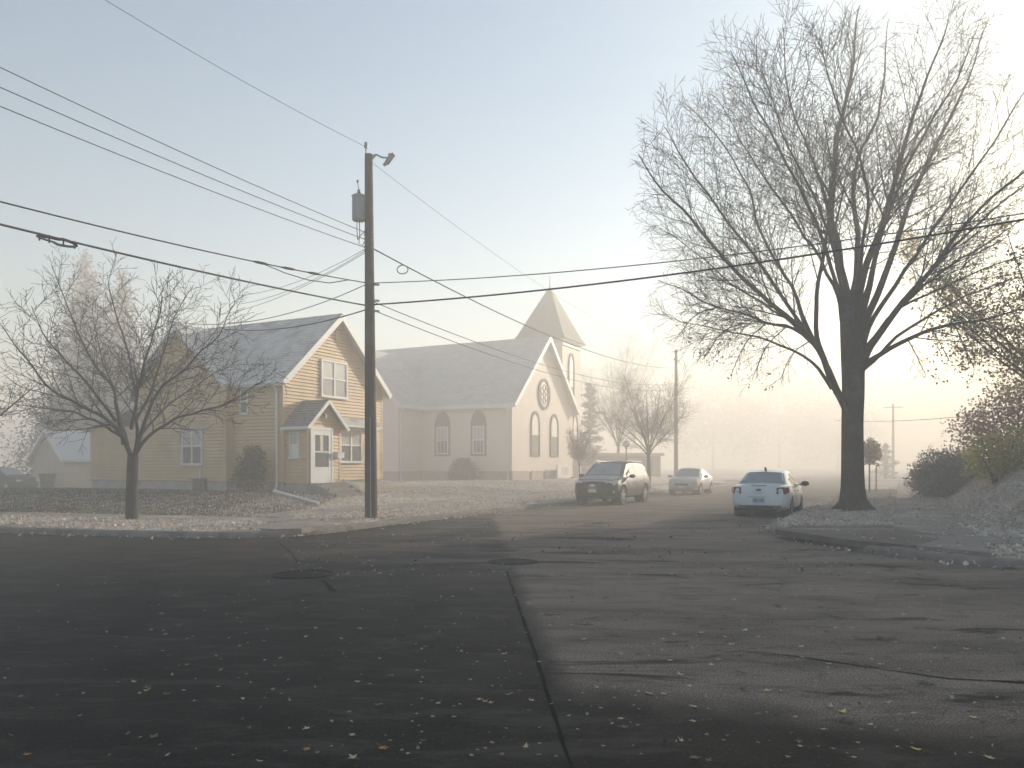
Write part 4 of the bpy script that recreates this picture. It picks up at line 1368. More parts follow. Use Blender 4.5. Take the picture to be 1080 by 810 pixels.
for pts, r0 in limbs:
    P = tg.smooth([Z6(*q) for q in pts], 2)
    # a little wander so that limbs are not drafting curves
    P = [p + Vector((mnoise.noise(p * 0.9), mnoise.noise(p * 0.9 + Vector((9, 0, 0))), mnoise.noise(p * 0.9 + Vector((0, 7, 0))))) * 0.10 * min(1, i / 6) for i, p in enumerate(P)]
    rad = [max(0.012, r0 * 0.74 * (1 - (i / (len(P) - 1)) ** 0.8 * 0.93)) for i in range(len(P))]
    tw.tube(P, rad, 8, cap=False)
    tg.sprout(P, rad, 0, SPEC_BIG, 0.30)
tg.env = None
# drooping low twigs on both sides
for (zx, zy, dd, ex, ey) in [(300, 690, -1.0, 225, 800), (250, 690, -1.6, 170, 760), (340, 700, -0.5, 270, 810), (200, 655, -2.2, 110, 720), (390, 730, 0.3, 330, 810), (280, 650, 1.5, 200, 735), (600, 722, -1, 640, 800), (700, 690, -2, 745, 790), (650, 700, -1.6, 690, 770), (800, 672, -2.9, 830, 780)]:
    a = Z6(zx, zy, dd); b = Z6(ex, ey, dd - 0.4); m_ = a.lerp(b, 0.5) + Vector((-0.1, 0, 0.25))
    P = tg.smooth([a, m_, b], 2); rad = list(np.linspace(0.022, 0.007, len(P)))
    tg.twig.tube(P, rad, 4, cap=False)
    tg.sprout(P, rad, 1, [None, (0.16, 1.1, 25, 50, 0.2, 0.15, -0.25, 3, 0.6), (0.2, 0.5, 30, 55, 0.16, 0.18, -0.1, 3, 0.6)], 0.1)
big = thing('bare_tree', 'tall bare spreading tree with a thick trunk on the frosted verge corner', 'tree', base)
local(tw, base).build('trunk', MATS['bark_big'], big, smooth=True, fix=False)
tg.wood.v += []
n = len(tg.wood.v); tg.wood.v += tg.twig.v; tg.wood.f += [tuple(i + n for i in f) for f in tg.twig.f]
local(tg.wood, base).build('crown', MATS['twig_brown'], big, smooth=True, fix=False)
# clinging leaves low on the right-hand limbs
lp = [p for p, d in tg.leafpts if p.x > base.x + 1.5 and p.z < 7.0]
lp += [p for p, d in tg.leafpts if p.x < base.x - 1.5 and p.z < 5.2 and tg.r.random() < 0.4]
tg.r.shuffle(lp)
L = []
for p in lp[:650]:
    for _ in range(2):
        L.append(p + tg.rv() * 0.12)
cards(L, 0.07, 5, 'leaf_russet', 'leaves', big, base)

# ---- the small dark tree on the left verge
SD = 20.4
sb = Vector(((139 - 540) / FPX * SD, SD, 0)); sb.z = zl(sb.x, sb.y) - 0.02


def C1(zx, zy, dd=0.0):
    return pt(zx / 2.454, 240 + zy / 2.454, SD + dd)


ts = TreeGen(5)
sw_ = MB()
tr = [sb + Vector((0, 0, -0.2)), sb, sb + Vector((0, 0, 0.2)), C1(341, 690), C1(343, 630), C1(345, 590)]
S = ts.smooth(tr, 1)
sw_.tube(S, list(np.interp(np.linspace(0, 1, len(S)), [0, 0.15, 0.3, 1], [0.24, 0.20, 0.155, 0.14])), 12)
sl_ = [
    ([(343, 600, 0), (318, 545, -0.2), (290, 500, -0.4), (200, 455, -0.9), (120, 415, -1.3), (60, 330, -1.8), (5, 250, -2.2)], 0.095),
    ([(320, 560, 0), (305, 480, 0.3), (298, 420, 0.6), (240, 350, 0.9), (185, 230, 1.3), (130, 95, 1.7)], 0.085),
    ([(346, 600, 0), (356, 555, 0.1), (352, 480, 0.2), (350, 420, 0.3), (332, 320, 0.5), (292, 200, 0.7), (280, 120, 0.9)], 0.085),
    ([(350, 590, 0), (375, 545, -0.3), (430, 502, -0.7), (510, 478, -1.1), (600, 450, -1.5), (680, 400, -1.9)], 0.08),
    ([(358, 560, 0), (382, 480, -0.4), (400, 430, -0.6), (470, 370, -1.0), (560, 285, -1.5), (600, 200, -1.9)], 0.08),
    ([(352, 500, 0.2), (400, 400, 0.8), (430, 300, 1.3), (470, 200, 1.8), (500, 150, 2.0)], 0.06),
    ([(320, 545, 0), (240, 490, 0.8), (150, 470, 1.5), (60, 460, 2.0), (-20, 440, 2.4)], 0.06),
    ([(300, 500, 0), (220, 400, -1.0), (130, 310, -1.8), (80, 200, -2.3)], 0.06),
    ([(362, 540, 0), (420, 470, 1.0), (520, 400, 1.8), (620, 340, 2.4)], 0.06),
    ([(340, 520, 0), (360, 400, -1.2), (400, 280, -2.0), (420, 180, -2.5)], 0.06),
    ([(330, 560, 0), (300, 440, 1.4), (250, 300, 2.2), (235, 180, 2.6)], 0.055),
]
SPEC_SM = [
    (0.24, 1.7, 25, 52, 0.20, 0.16, 0.22, 5, 0.45),
    (0.17, 0.85, 28, 58, 0.14, 0.2, 0.15, 3, 0.55),
    (0.14, 0.42, 30, 60, 0.14, 0.2, 0.1, 3, 0.65),
]
for pts, r0 in sl_:
    P = ts.smooth([C1(*q) for q in pts], 2)
    P = [p + Vector((mnoise.noise(p * 1.4), mnoise.noise(p * 1.4 + Vector((9, 0, 0))), mnoise.noise(p * 1.4 + Vector((0, 7, 0))))) * 0.08 * min(1, i / 6) for i, p in enumerate(P)]
    rad = [max(0.008, r0 * 0.8 * (1 - (i / (len(P) - 1)) ** 0.8 * 0.93)) for i in range(len(P))]
    sw_.tube(P, rad, 7, cap=False)
    ts.sprout(P, rad, 0, SPEC_SM, 0.2)
small = thing('bare_tree', 'small dark bare tree with a forked trunk on the kerbside grass', 'tree', sb)
local(sw_, sb).build('trunk', MATS['bark_dark'], small, smooth=True, fix=False)
n = len(ts.wood.v); ts.wood.v += ts.twig.v; ts.wood.f += [tuple(i + n for i in f) for f in ts.twig.f]
local(ts.wood, sb).build('crown', MATS['bark_dark'], small, smooth=True, fix=False)


def plain_tree(name, label, px, D, top_py, zb, spread, seed, wood='bark_far', twig='twig_frost', nl=9, r0=0.14, fork=0.25, spec=None, group=None, dense=0):
    """a generated bare tree: short trunk, spreading limbs, twigs"""
    x = (px - 540) / FPX * D
    b = Vector((x, D, zb))
    H = EYE - (top_py - HOR) / FPX * D - zb
    g = TreeGen(seed); w = MB()
    fh = H * fork
    tp = [b + Vector((0, 0, -0.2)), b, b + Vector((0.03, 0, fh * 0.5)), b + Vector((0.0, 0.02, fh))]
    w.tube(g.smooth(tp, 1), list(np.interp(np.linspace(0, 1, len(g.smooth(tp, 1))), [0, 0.3, 1], [r0 * 1.4, r0 * 1.1, r0 * 0.85])), 9)
    spec = spec or [(0.35 * H / 7, 0.24 * H, 25, 50, 0.3, 0.14, 0.25, 4, 0.5), (0.28 * H / 7, 0.11 * H, 28, 55, 0.25, 0.18, 0.18, 3, 0.55), (0.22 * H / 7, 0.05 * H, 30, 58, 0.18, 0.2, 0.1, 3, 0.7)]
    if dense:
        spec = [(0.20 * H / 7, 0.27 * H, 25, 52, 0.3, 0.14, 0.25, 4, 0.5), (0.17 * H / 7, 0.13 * H, 28, 55, 0.25, 0.18, 0.18, 3, 0.55), (0.16 * H / 7, 0.06 * H, 30, 58, 0.2, 0.2, 0.1, 3, 0.7)]
    for k in range(nl):
        an = k * 2.4 + g.r.uniform(-0.3, 0.3)
        sp = spread * (0.25 if k == 0 else g.r.uniform(0.55, 1.0))
        th = H * g.r.uniform(0.80, 1.0) if k < nl * 0.6 else H * g.r.uniform(0.5, 0.75)
        d = Vector((math.cos(an), math.sin(an), 0))
        s = b + Vector((0, 0, fh * g.r.uniform(0.85, 1.0)))
        P = g.smooth([s, s + d * sp * 0.22 + Vector((0, 0, (th - fh) * 0.30)), s + d * sp * 0.6 + Vector((0, 0, (th - fh) * 0.62)), b + d * sp + Vector((0, 0, th))], 2)
        rad = [max(0.010, r0 * (0.45 if dense else 0.6) * (1 - (i / (len(P) - 1)) ** 0.8 * 0.92)) for i in range(len(P))]
        w.tube(P, rad, 6, cap=False)
        g.sprout(P, rad, 0, spec, 0.15)
    t = thing(name, label, 'tree', b, 0, group)
    local(w, b).build('trunk', MATS[wood], t, smooth=True, fix=False)
    n = len(g.wood.v); g.wood.v += g.twig.v; g.wood.f += [tuple(i + n for i in f) for f in g.twig.f]
    local(g.wood, b).build('crown', MATS[twig], t, smooth=True, fix=False)
    return t, g, b


plain_tree('bare_tree', 'bare tree whose twigs reach in at the edge of the picture beside the garage', -62, 19.6, 372, 0.2, 2.2, 31, 'bark_dark', 'bark_dark', 10, 0.11, 0.30)
plain_tree('bare_tree', 'slender bare kerbside tree behind the dark parked suv', 684, 47, 392, 0.3, 3.0, 41, nl=13, r0=0.13, fork=0.30, dense=1)
plain_tree('young_tree', 'leafless sapling at the church corner in front of the sign', 611, 50, 452, 0.45, 1.1, 43, nl=9, r0=0.05, fork=0.3, dense=1)
plain_tree('bare_tree', 'tall pale bare tree fading into the fog behind the lamp post', 652, 76, 362, 0.3, 6.0, 47, nl=14, r0=0.16, fork=0.25, dense=1)


def blob_points(c, rad, n, seed, rough=0.35, scale=1.2, shell=0.55):
    """points in an uneven lobed volume"""
    rg = np.random.default_rng(seed)
    out = []
    c = np.array(c); rad = np.array(rad)
    while len(out) < n:
        d = rg.normal(size=(400, 3)); d /= np.linalg.norm(d, axis=1)[:, None]
        r = shell + (1 - shell) * rg.random(400) ** 0.6
        for v, q in zip(d, r):
            k = 1 + rough * (mnoise.noise(Vector(v) * 2.1 * scale + Vector((seed, 0, 0))) + 0.6 * mnoise.noise(Vector(v) * 5 * scale + Vector((0, seed, 0))))
            out.append(c + v * rad * q * k)
            if len(out) >= n:
                break
    return np.array(out)


def shrub(name, label, cat, b, lobes, n, size, m, seed, stems=6, stem_m='bark_far', group=None, rough=0.4, shell=0.35):
    """leafy plant: crossing stems and leaf-sized faces in several lobes (centre and radii from its base)"""
    b = Vector(b)
    t = thing(name, label, cat, b, 0, group)
    tot = sum(l[1][0] * l[1][2] for l in lobes)
    pts = []
    for i, (c, r) in enumerate(lobes):
        pts.append(blob_points((c[0], c[1], c[2]), r, int(n * r[0] * r[2] / tot), seed + i, rough, 1.2, shell))
    P = np.concatenate(pts); P[:, 2] = np.maximum(P[:, 2], 0.02)
    cards(P, size, seed, m, 'foliage', t)
    rg = random.Random(seed); mb = MB()
    for k in range(stems):
        c, r = lobes[k % len(lobes)]
        e = Vector((c[0] + rg.uniform(-.6, .6) * r[0], c[1] + rg.uniform(-.6, .6) * r[1], c[2] + rg.uniform(0, .8) * r[2]))
        mb.tube([Vector((e.x * 0.1, e.y * 0.1, -0.1)), e * 0.5 + Vector((0, 0, 0.05)), e], [0.03, 0.02, 0.008], 5)
    mb.build('stem', MATS[stem_m], t, smooth=True)
    return t


# dark shrub at the house wall
p = lw(-0.75, 0.85)
shrub('shrub', 'dark leafy shrub against the house wall beside the porch', 'shrub', (p[0], p[1], zl(p[0], p[1]) - 0.02), [((0, 0, 0.8), (0.58, 0.5, 0.85)), ((0.1, 0, 1.35), (0.42, 0.4, 0.5)), ((-0.25, 0, 0.6), (0.45, 0.4, 0.6))], 5200, 0.075, 'shrub_dark', 3, 9)
# clipped peaked shrub by the church
k = cl(497)
b = Vector((cc.x + VX * k - UX * 1.1, cc.y + VY * k - UY * 1.1, CZ - 0.05))
t = thing('shrub', 'grey clipped shrub with a peaked top against the church side wall', 'shrub', b, STREET)
rg = np.random.default_rng(9); pts = []
prof = [(-1.0, 0), (-1.02, 0.85), (-0.32, 1.68), (0.32, 1.66), (1.0, 0.8), (0.95, 0)]
while len(pts) < 7500:
    y, z, x = rg.uniform(-1.1, 1.1), rg.uniform(0, 1.8), rg.uniform(-0.6, 0.6)
    w = mnoise.noise((y * 3, z * 3, 1.0)) * 0.06
    top = np.interp(y, [q[0] for q in prof[1:5]], [q[1] for q in prof[1:5]])
    if abs(y) < 1.02 + w and z < top + w:
        pts.append((x, y, z))
cards(np.array(pts), 0.08, 4, 'needle_dark', 'foliage', t)
mb = MB(); mb.tube([(0, 0, -0.1), (0, 0, 1.2)], [0.08, 0.03], 6); mb.build('stem', MATS['bark_far'], t)

# frosted conifers behind the house


def conifer(label, px, D, top_py, zb, w, seed, m='needle_frost', n=6500, name='conifer', group=None, size=0.26, power=0.85):
    x = (px - 540) / FPX * D
    H = EYE - (top_py - HOR) / FPX * D - zb
    t = thing(name, label, 'tree', (x, D, zb), 0, group)
    rg = np.random.default_rng(seed); P = []
    mb = MB(); mb.tube([(0, 0, -0.3), (0, 0, H * 0.5), (0, 0, H * 0.98)], [0.05 * w + 0.08, 0.08, 0.02], 7); mb.build('trunk', MATS['bark_far'], t, smooth=True)
    nb = int(H * 9)
    br = MB()
    per = max(6, n // nb)
    for i in range(nb):
        f = 0.05 + 0.95 * (i / nb)
        z = H * f; L = w * (1 - f) ** power * rg.uniform(0.45, 1.25) * (1 + 0.35 * mnoise.noise((z * 0.5, (i * 2.4) % 6.28, seed))) + 0.12
        a = i * 2.4 + rg.uniform(-0.3, 0.3)
        e = Vector((math.cos(a) * L, math.sin(a) * L, z + L * rg.uniform(-0.3, 0.45)))
        br.tube([(0, 0, z), e], [0.03, 0.008], 3)
        for _ in range(per):
            q = rg.random() ** 0.7
            s = 0.10 + 0.22 * L * (1 - 0.4 * q)
            P.append((e.x * q + rg.normal() * s * 0.5, e.y * q + rg.normal() * s * 0.5, z + (e.z - z) * q - abs(rg.normal()) * s * 0.45 + 0.05))
    br.build('branch', MATS['bark_far'], t, smooth=True)
    cards(np.array(P), size, seed, m, 'crown', t, aspect=0.55)
    return t


def frosted_tree(label, px, D, top_py, zb, w, seed, n, group):
    # tall frost-laden tree: stacked uneven lobes narrowing to a soft tip
    x = (px - 540) / FPX * D
    H = EYE - (top_py - HOR) / FPX * D - zb
    t = thing('frosted_tree', label, 'tree', (x, D, zb), 0, group)
    rg = random.Random(seed); lobes = []
    for i in range(16):
        f = 0.10 + 0.86 * (i / 15)
        r = w * (1 - f) ** 0.62 * rg.uniform(0.55, 0.8) + 0.28
        o = w * (1 - f) * 0.55; a = i * 2.4
        lobes.append(((math.cos(a) * o, math.sin(a) * o, H * f - r * 0.35), (r, r * 0.9, r * 1.25 + 0.3)))
    tot = sum(l[1][0] * l[1][2] for l in lobes)
    P = np.concatenate([blob_points(c, r, int(n * r[0] * r[2] / tot), seed + i, 0.5, 1.3, 0.12) for i, (c, r) in enumerate(lobes)])
    P[:, 2] = np.minimum(P[:, 2], H)
    cards(P, 0.27, seed, 'frost_lilac', 'crown', t, aspect=0.5)
    mb = MB(); mb.tube([(0, 0, -0.3), (0, 0, H * 0.5), (0, 0, H * 0.95)], [0.3, 0.15, 0.03], 8); mb.build('trunk', MATS['bark_far'], t, smooth=True)
    bw = MB()
    for c, r in lobes:
        bw.tube([(0, 0, max(0.5, c[2] - r[2] * 0.8)), c], [0.06, 0.02], 4)
    bw.build('branch', MATS['bark_far'], t, smooth=True)


frosted_tree('tall frosted tree with the highest pale tip behind the small bare tree', 90, 60, 264, 0.2, 4.6, 51, 22000, 'frosted trees behind the house')
frosted_tree('frosted tree with the second highest tip, nearer the house gable', 129, 61, 281, 0.2, 4.0, 52, 18000, 'frosted trees behind the house')
frosted_tree('low spreading frosted tree directly behind the garage roof', 62, 62, 405, 0.2, 4.4, 53, 9000, 'frosted trees behind the house')
conifer('dark columnar evergreen beside the church tower', 622, 72, 404, 0.3, 1.35, 54, 'needle_frost', 5200, 'evergreen', size=0.24, power=0.35)
conifer('small faint conifer in the fog down the right sidewalk', 934, 84, 468, 0.3, 1.8, 55, 'needle_frost', 1500, 'conifer')

# right bank
b = Vector(((992 - 540) / FPX * 33.0, 33.0, 0)); b.z = zr(b.x, b.y) - 0.05
shrub('bush', 'large rounded brown bush at the top of the bank by the sidewalk', 'bush', b, [((0, 0, 1.05), (1.25, 1.1, 1.15)), ((0.9, -0.1, 1.1), (1.15, 1.0, 1.2)), ((-0.4, 0, 0.75), (1.0, 0.9, 0.85)), ((1.7, 0.2, 0.8), (0.9, 0.9, 0.9))], 17000, 0.085, 'bush_brown', 12, 14)
b = Vector(((1052 - 540) / FPX * 24.5, 24.5, 0)); b.z = zr(b.x, b.y) - 0.05
shrub('bush', 'yellow-green leafy bush on the crest of the bank', 'bush', b, [((-0.35, 0, 0.95), (0.75, 0.7, 0.8)), ((0.6, 0, 1.0), (0.9, 0.8, 0.95)), ((1.5, -0.1, 0.9), (0.9, 0.8, 0.9)), ((0.2, 0.1, 0.5), (1.1, 0.8, 0.55))], 6500, 0.085, 'bush_yellow', 14, 14, rough=0.55, shell=0.2)
b = Vector(((1072 - 540) / FPX * 27.5, 27.5, 0)); b.z = zr(b.x, b.y) - 0.05
shrub('shrub', 'tall dusky pink shrub rising behind the yellow-green bush', 'shrub', b, [((-0.6, 0, 2.0), (1.0, 0.9, 1.1)), ((0.5, 0, 2.6), (1.2, 1.0, 1.3)), ((1.6, 0, 2.2), (1.2, 1.0, 1.4)), ((-1.5, 0.1, 1.5), (0.9, 0.8, 0.9)), ((0.2, 0, 1.0), (1.5, 1.0, 0.9))], 9000, 0.085, 'shrub_pink', 16, 18, rough=0.55, shell=0.15)

# leafy tree on the bank, its trunk outside the frame, its boughs reaching in
t, g, b = plain_tree('leafy_tree', 'tree with thinning golden leaves reaching in over the bank', 1128, 24.5, 225, 1.7, 5.6, 61, 'bark_far', 'twig_frost', 16, 0.13, 0.2)
L = []
for p, d in g.leafpts:
    if g.r.random() < 0.9:
        for _ in range(3):
            L.append(p + g.rv() * 0.22)
cards(L, 0.10, 8, 'leaf_gold', 'leaves', t, b)

# staked lollipop tree and fog-bound trees down the street
x = (917 - 540) / FPX * 41; D = 41.0; zb = zr(x, D)
t = thing('young_tree', 'small staked tree with a round leafy head beyond the big trunk', 'tree', (x, D, zb))
P = blob_points((0.05, 0, 2.15), (0.55, 0.5, 0.75), 1100, 4, 0.3, 1.0, 0.2); cards(P, 0.13, 4, 'bush_brown', 'crown', t)
mb = MB(); mb.tube([(0, 0, -0.1), (0, 0, 2.2)], [0.05, 0.03], 7); mb.build('trunk', MATS['bark_far'], t)
for s in (-0.34, 0.36):
    mb = MB(); mb.tube([(s, 0, -0.2), (s, 0, 1.35)], 0.03, 6); mb.build('stake', MATS['pole_far'], t)

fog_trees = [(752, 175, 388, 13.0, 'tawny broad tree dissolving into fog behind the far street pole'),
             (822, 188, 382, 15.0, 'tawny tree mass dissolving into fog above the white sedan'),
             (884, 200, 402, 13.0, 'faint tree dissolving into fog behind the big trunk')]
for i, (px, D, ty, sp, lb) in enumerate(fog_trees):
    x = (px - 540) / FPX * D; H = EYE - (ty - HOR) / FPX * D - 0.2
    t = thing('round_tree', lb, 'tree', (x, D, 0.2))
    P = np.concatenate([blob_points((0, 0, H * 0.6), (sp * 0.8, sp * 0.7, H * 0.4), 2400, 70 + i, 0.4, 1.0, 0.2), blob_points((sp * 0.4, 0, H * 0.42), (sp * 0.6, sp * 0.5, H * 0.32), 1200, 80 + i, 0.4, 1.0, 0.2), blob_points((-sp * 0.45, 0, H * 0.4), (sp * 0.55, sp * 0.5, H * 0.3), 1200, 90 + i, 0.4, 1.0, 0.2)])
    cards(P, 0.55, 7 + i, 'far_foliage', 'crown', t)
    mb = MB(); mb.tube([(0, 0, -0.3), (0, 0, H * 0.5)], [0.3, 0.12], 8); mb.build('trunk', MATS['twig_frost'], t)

# ---- evergreens added out of frame, to keep the low sun off the crossing
NVX, NVY = -VX, -VY
shade_tree = None
rw_ = random.Random(23)
spots = [(2, 15), (6, 17.5), (10, 14.5), (14, 17.5), (18, 15), (22, 18), (26, 15.5), (30, 18.5), (34, 16), (38, 19), (42, 16.5), (46, 19.5), (12, 21.5), (20, 21.5), (28, 22), (36, 22.5), (43, 23)]
for i, (s_, d_) in enumerate(spots):
    x = 9.1 + UX * s_ + NVX * d_; y = 24.45 + UY * s_ + NVY * d_; z = zr(x, y)
    if shade_tree is None:
        # built beside px 1200 at a matching size, then moved
        shade_tree = conifer('tall dense evergreen added out of view to shade the crossing', 1200, 40, 491 - (16.0 + 1.7 - 1.6) / 40 * 810, 1.7, 4.4, 91, 'needle_dark', 17000, 'evergreen', 'evergreens added on the bank for shade', 0.5, 0.42)
        o = shade_tree
    else:
        o = copy_tree(shade_tree)
    o.location = (x, y, z - 0.1); o.rotation_euler = (0, 0, rw_.uniform(0, 6)); k_ = rw_.uniform(0.9, 1.06); o.scale = (k_, k_, k_)

# ================================================================== UTILITY POLE AND WIRES
PD = 21.0
pb = Vector(((391.5 - 540) / FPX * PD, PD, 0)); pb.z = zl(pb.x, pb.y) - 0.02
pole = thing('utility_pole', 'weathered wooden utility pole carrying a grey transformer by the kerb', 'utility pole', pb, STREET)
PT = Vector(((388.8 - 540) / FPX * PD, PD, EYE - (163 - HOR) / FPX * PD))
top = PT - pb


def rel(px, py, d=PD):
    """photograph pixel at a distance, in the pole's own frame"""
    w_ = pt(px, py, d) - pb
    return Vector((w_.x * UX + w_.y * UY, w_.x * VX + w_.y * VY, w_.z))


tl = Vector((top.x * UX + top.y * UY, top.x * VX + top.y * VY, top.z))
mb = MB(); mb.tube([(0, 0, -0.3), (0, 0, 0.0), tl * 0.3, tl * 0.65, tl], [0.175, 0.172, 0.155, 0.13, 0.108], 16); mb.build('shaft', MATS['pole_wood'], pole, smooth=True, angle=60)
# transformer can on the far-left side of the pole
c = rel(378.5, 219, PD - 0.05)
mb = MB()
mb.lathe([(0.10, -0.36), (0.17, -0.355), (0.185, -0.33), (0.185, 0.28), (0.195, 0.285), (0.195, 0.315), (0.17, 0.34), (0.05, 0.36)], c=c, sides=24)
tf = mb.build('transformer', MATS['transformer_grey'], pole, smooth=True, angle=40)
mb = MB(); mb.lathe([(0.035, 0.33), (0.055, 0.36), (0.03, 0.38), (0.055, 0.41), (0.03, 0.43), (0.05, 0.46), (0.018, 0.5)], c=c, sides=12); mb.tube([c + Vector((0, 0, 0.5)), c + Vector((0.01, 0.05, 0.72))], 0.012, 5); mb.lathe([(0.03, 0.70), (0.03, 0.76)], c=c + Vector((0.01, 0.05, 0)), sides=8); mb.build('bushing', MATS['porcelain'], tf, smooth=True, angle=40)
mb = MB()
pc = Vector((0, 0, 0)) + tl * (c.z / tl.z)
for dz in (-0.2, 0.18):
    mb.bar(c + Vector((0, 0, dz)), (pc.x, pc.y, c.z + dz), 0.12, 0.06)
mb.build('hanger', MATS['galvanised'], tf)
mb = MB()
mb.tube([c + Vector((0.12, 0.14, 0.25)), c + Vector((0.14, 0.17, -0.1)), c + Vector((0.12, 0.16, -0.55)), c + Vector((0.05, 0.08, -0.85)), c + Vector((0.02, -0.05, -0.75)), (pc.x, pc.y + 0.1, c.z - 0.6)], 0.012, 5)
mb.tube([c + Vector((0.0, -0.02, -0.35)), c + Vector((0.0, -0.03, -0.7)), c + Vector((0.0, 0.0, -0.98)), c + Vector((0.0, -0.12, -1.05)), (pc.x, pc.y + 0.1, c.z - 0.85)], 0.012, 5)
mb.build('lead', MATS['wire_black'], tf)
# top pin and the slanting cut-out arm
mb = MB(); mb.lathe([(0.02, -0.35), (0.02, 0.02), (0.05, 0.03), (0.06, 0.08), (0.035, 0.12), (0.05, 0.15), (0.02, 0.19)], c=rel(386, 157, PD - 0.02), sides=10); mb.build('pin_insulator', MATS['porcelain'], pole, smooth=True, angle=40)
a0 = rel(390.5, 165); a1 = rel(402.5, 166); a2 = rel(410, 162)
mb = MB(); mb.tube([a0, rel(397, 163), a1, rel(409, 166.5)], 0.025, 6); mb.tube([a0 - Vector((0, 0, 0.14)), rel(397, 163)], 0.02, 6); mb.build('bracket', MATS['galvanised'], pole)
mb = MB(); b0 = rel(412, 162.5); b1 = rel(405, 174.5)
mb.tube([b0, b0.lerp(b1, 0.15), b0.lerp(b1, 0.2), b0.lerp(b1, 0.85), b1], [0.05, 0.06, 0.035, 0.035, 0.05], 8); mb.tube([b0 + Vector((0.02, -0.09, -0.02)), b1 + Vector((0.02, -0.09, 0.04))], [0.06, 0.055], 8); mb.tube([b0, b0 + Vector((0.02, -0.10, 0))], 0.03, 6); mb.tube([b1, b1 + Vector((0.02, -0.10, 0.04))], 0.03, 6)
mb.build('fuse_cutout', MATS['porcelain'], pole)
for py in (246, 253.5, 262):
    q = rel(386.0, py)
    mb = MB(); mb.lathe([(0.03, -0.07), (0.065, -0.06), (0.04, -0.01), (0.04, 0.01), (0.065, 0.06), (0.03, 0.07)], c=q, sides=10); mb.tube([q, q + Vector((0, -0.2, 0))], 0.018, 5); mb.build('spool_insulator', MATS['porcelain'], pole, smooth=True, angle=40)
for py, s in ((317, 1), (328, 1), (300, 1)):
    q = rel(394, py)
    mb = MB(); mb.bar(q, q + Vector((0.1, -0.12, 0.0)), 0.06, 0.05); mb.build('clamp', MATS['galvanised'], pole)
mb = MB(); q = rel(396.5, 300, PD - 0.1); mb.tube([rel(390.3, 440, PD - 0.18), rel(391.0, 545, PD - 0.2)], 0.012, 5); mb.build('ground_wire', MATS['galvanised'], pole)


def wire(a, b, r, sag, label, m='wire_alu', name='overhead_wire', group='overhead wires', extra=None, n=28):
    a, b = Vector(a), Vector(b)
    P = []
    for i in range(n + 1):
        f = i / n
        p = a.lerp(b, f); p.z -= sag * 4 * f * (1 - f); P.append(p)
    mb = MB(); mb.tube([p - a for p in P], r, 5)
    if extra:
        extra(mb, [p - a for p in P])
    o = mb.build(name, MATS[m], fix=False); o.location = a
    tag(o, label, 'wire', group)
    return P


UD = 12.6   # nearer ends hang over the crossing behind the viewer's side
def near_end(px, py, d, a, back=1.25):
    e = pt(px, py, d); a = Vector(a)
    return a + (e - a) * back


PA_ = pt(386, 155, PD)
wire(PA_, near_end(118, 0, 15.0, PA_), 0.0065, 0.12, 'thin topmost wire climbing from the pole tip over the crossing')
for (y0, y1, lb) in ((67, 245, 'upper of three parallel wires leading to the spools below the transformer'), (88, 252.5, 'middle of three parallel wires leading to the spools below the transformer'), (108, 261, 'lower of three parallel wires leading to the spools below the transformer')):
    a = pt(385, y1, PD); wire(a, near_end(0, y0, 13.2, a), 0.010, 0.10, lb)
# telephone and cable strands on the near side
a = pt(391, 299, PD)


def splice(mb, P):
    for k in (5, 7, 9):
        p = P[k]; d = (P[k + 1] - P[k - 1]).normalized()
        mb.tube([p - d * 0.22, p - d * 0.1, p + d * 0.1, p + d * 0.22], [0.016, 0.032, 0.032, 0.016], 6)
    # slack loop hung below
    p, q = P[2], P[9]
    mid = p.lerp(q, 0.5) - Vector((0, 0, 0.20))
    mb.tube([p, p.lerp(mid, 0.5) - Vector((0, 0, 0.08)), mid, q.lerp(mid, 0.5) - Vector((0, 0, 0.03)), q], 0.012, 4)


wire(a, near_end(0, 207, 13.2, a), 0.016, 0.14, 'telephone wire with dark splices just before it reaches the pole', 'wire_black', extra=splice)


def loop(mb, P):
    # coiled spare cable lashed to the strand
    best = min(range(len(P)), key=lambda i: abs((P[i] + a2_).x - pt(47, 246, 13.6).x))
    p = P[best]; d = (P[best + 1] - P[best - 1]).normalized(); up = Vector((0, 0, 1)) - d * d.z
    for k in range(4):
        L, h = 0.36 - 0.02 * k, 0.060 - 0.008 * k
        pts = []
        for i in range(25):
            t_ = 2 * PI * i / 24
            pts.append(p + d * (L * math.cos(t_)) + up * (-0.055 + h * math.sin(t_) * (1.25 if math.cos(t_) < 0 else 0.7)) + Vector((0, 0.012 * (k - 1.5), 0)))
        mb.tube(pts, 0.013, 5)
    for s_ in (-0.3, -0.1, 0.15, 0.32):
        mb.tube([p + d * s_ + up * 0.02, p + d * s_ - up * 0.12], 0.016, 5)


a2_ = pt(391, 323, PD)
wire(a2_, near_end(0, 232.5, 13.2, a2_), 0.022, 0.10, 'thick cable with a coiled black loop of spare line', 'wire_black', extra=loop, n=60)
# strands to the right, across the church street, in front of the big tree
b = pt(391, 298.5, PD); e = pt(1080, 223, 14.4)
wire(b, near_end(1080, 214, 14.4, b, 1.2), 0.013, 0.35, 'thinner upper wire crossing in front of the big tree', 'wire_alu')
b = pt(391, 321.5, PD)
wire(b, near_end(1080, 222, 14.4, b, 1.2), 0.022, 0.30, 'thick lower cable crossing in front of the big tree', 'wire_black')
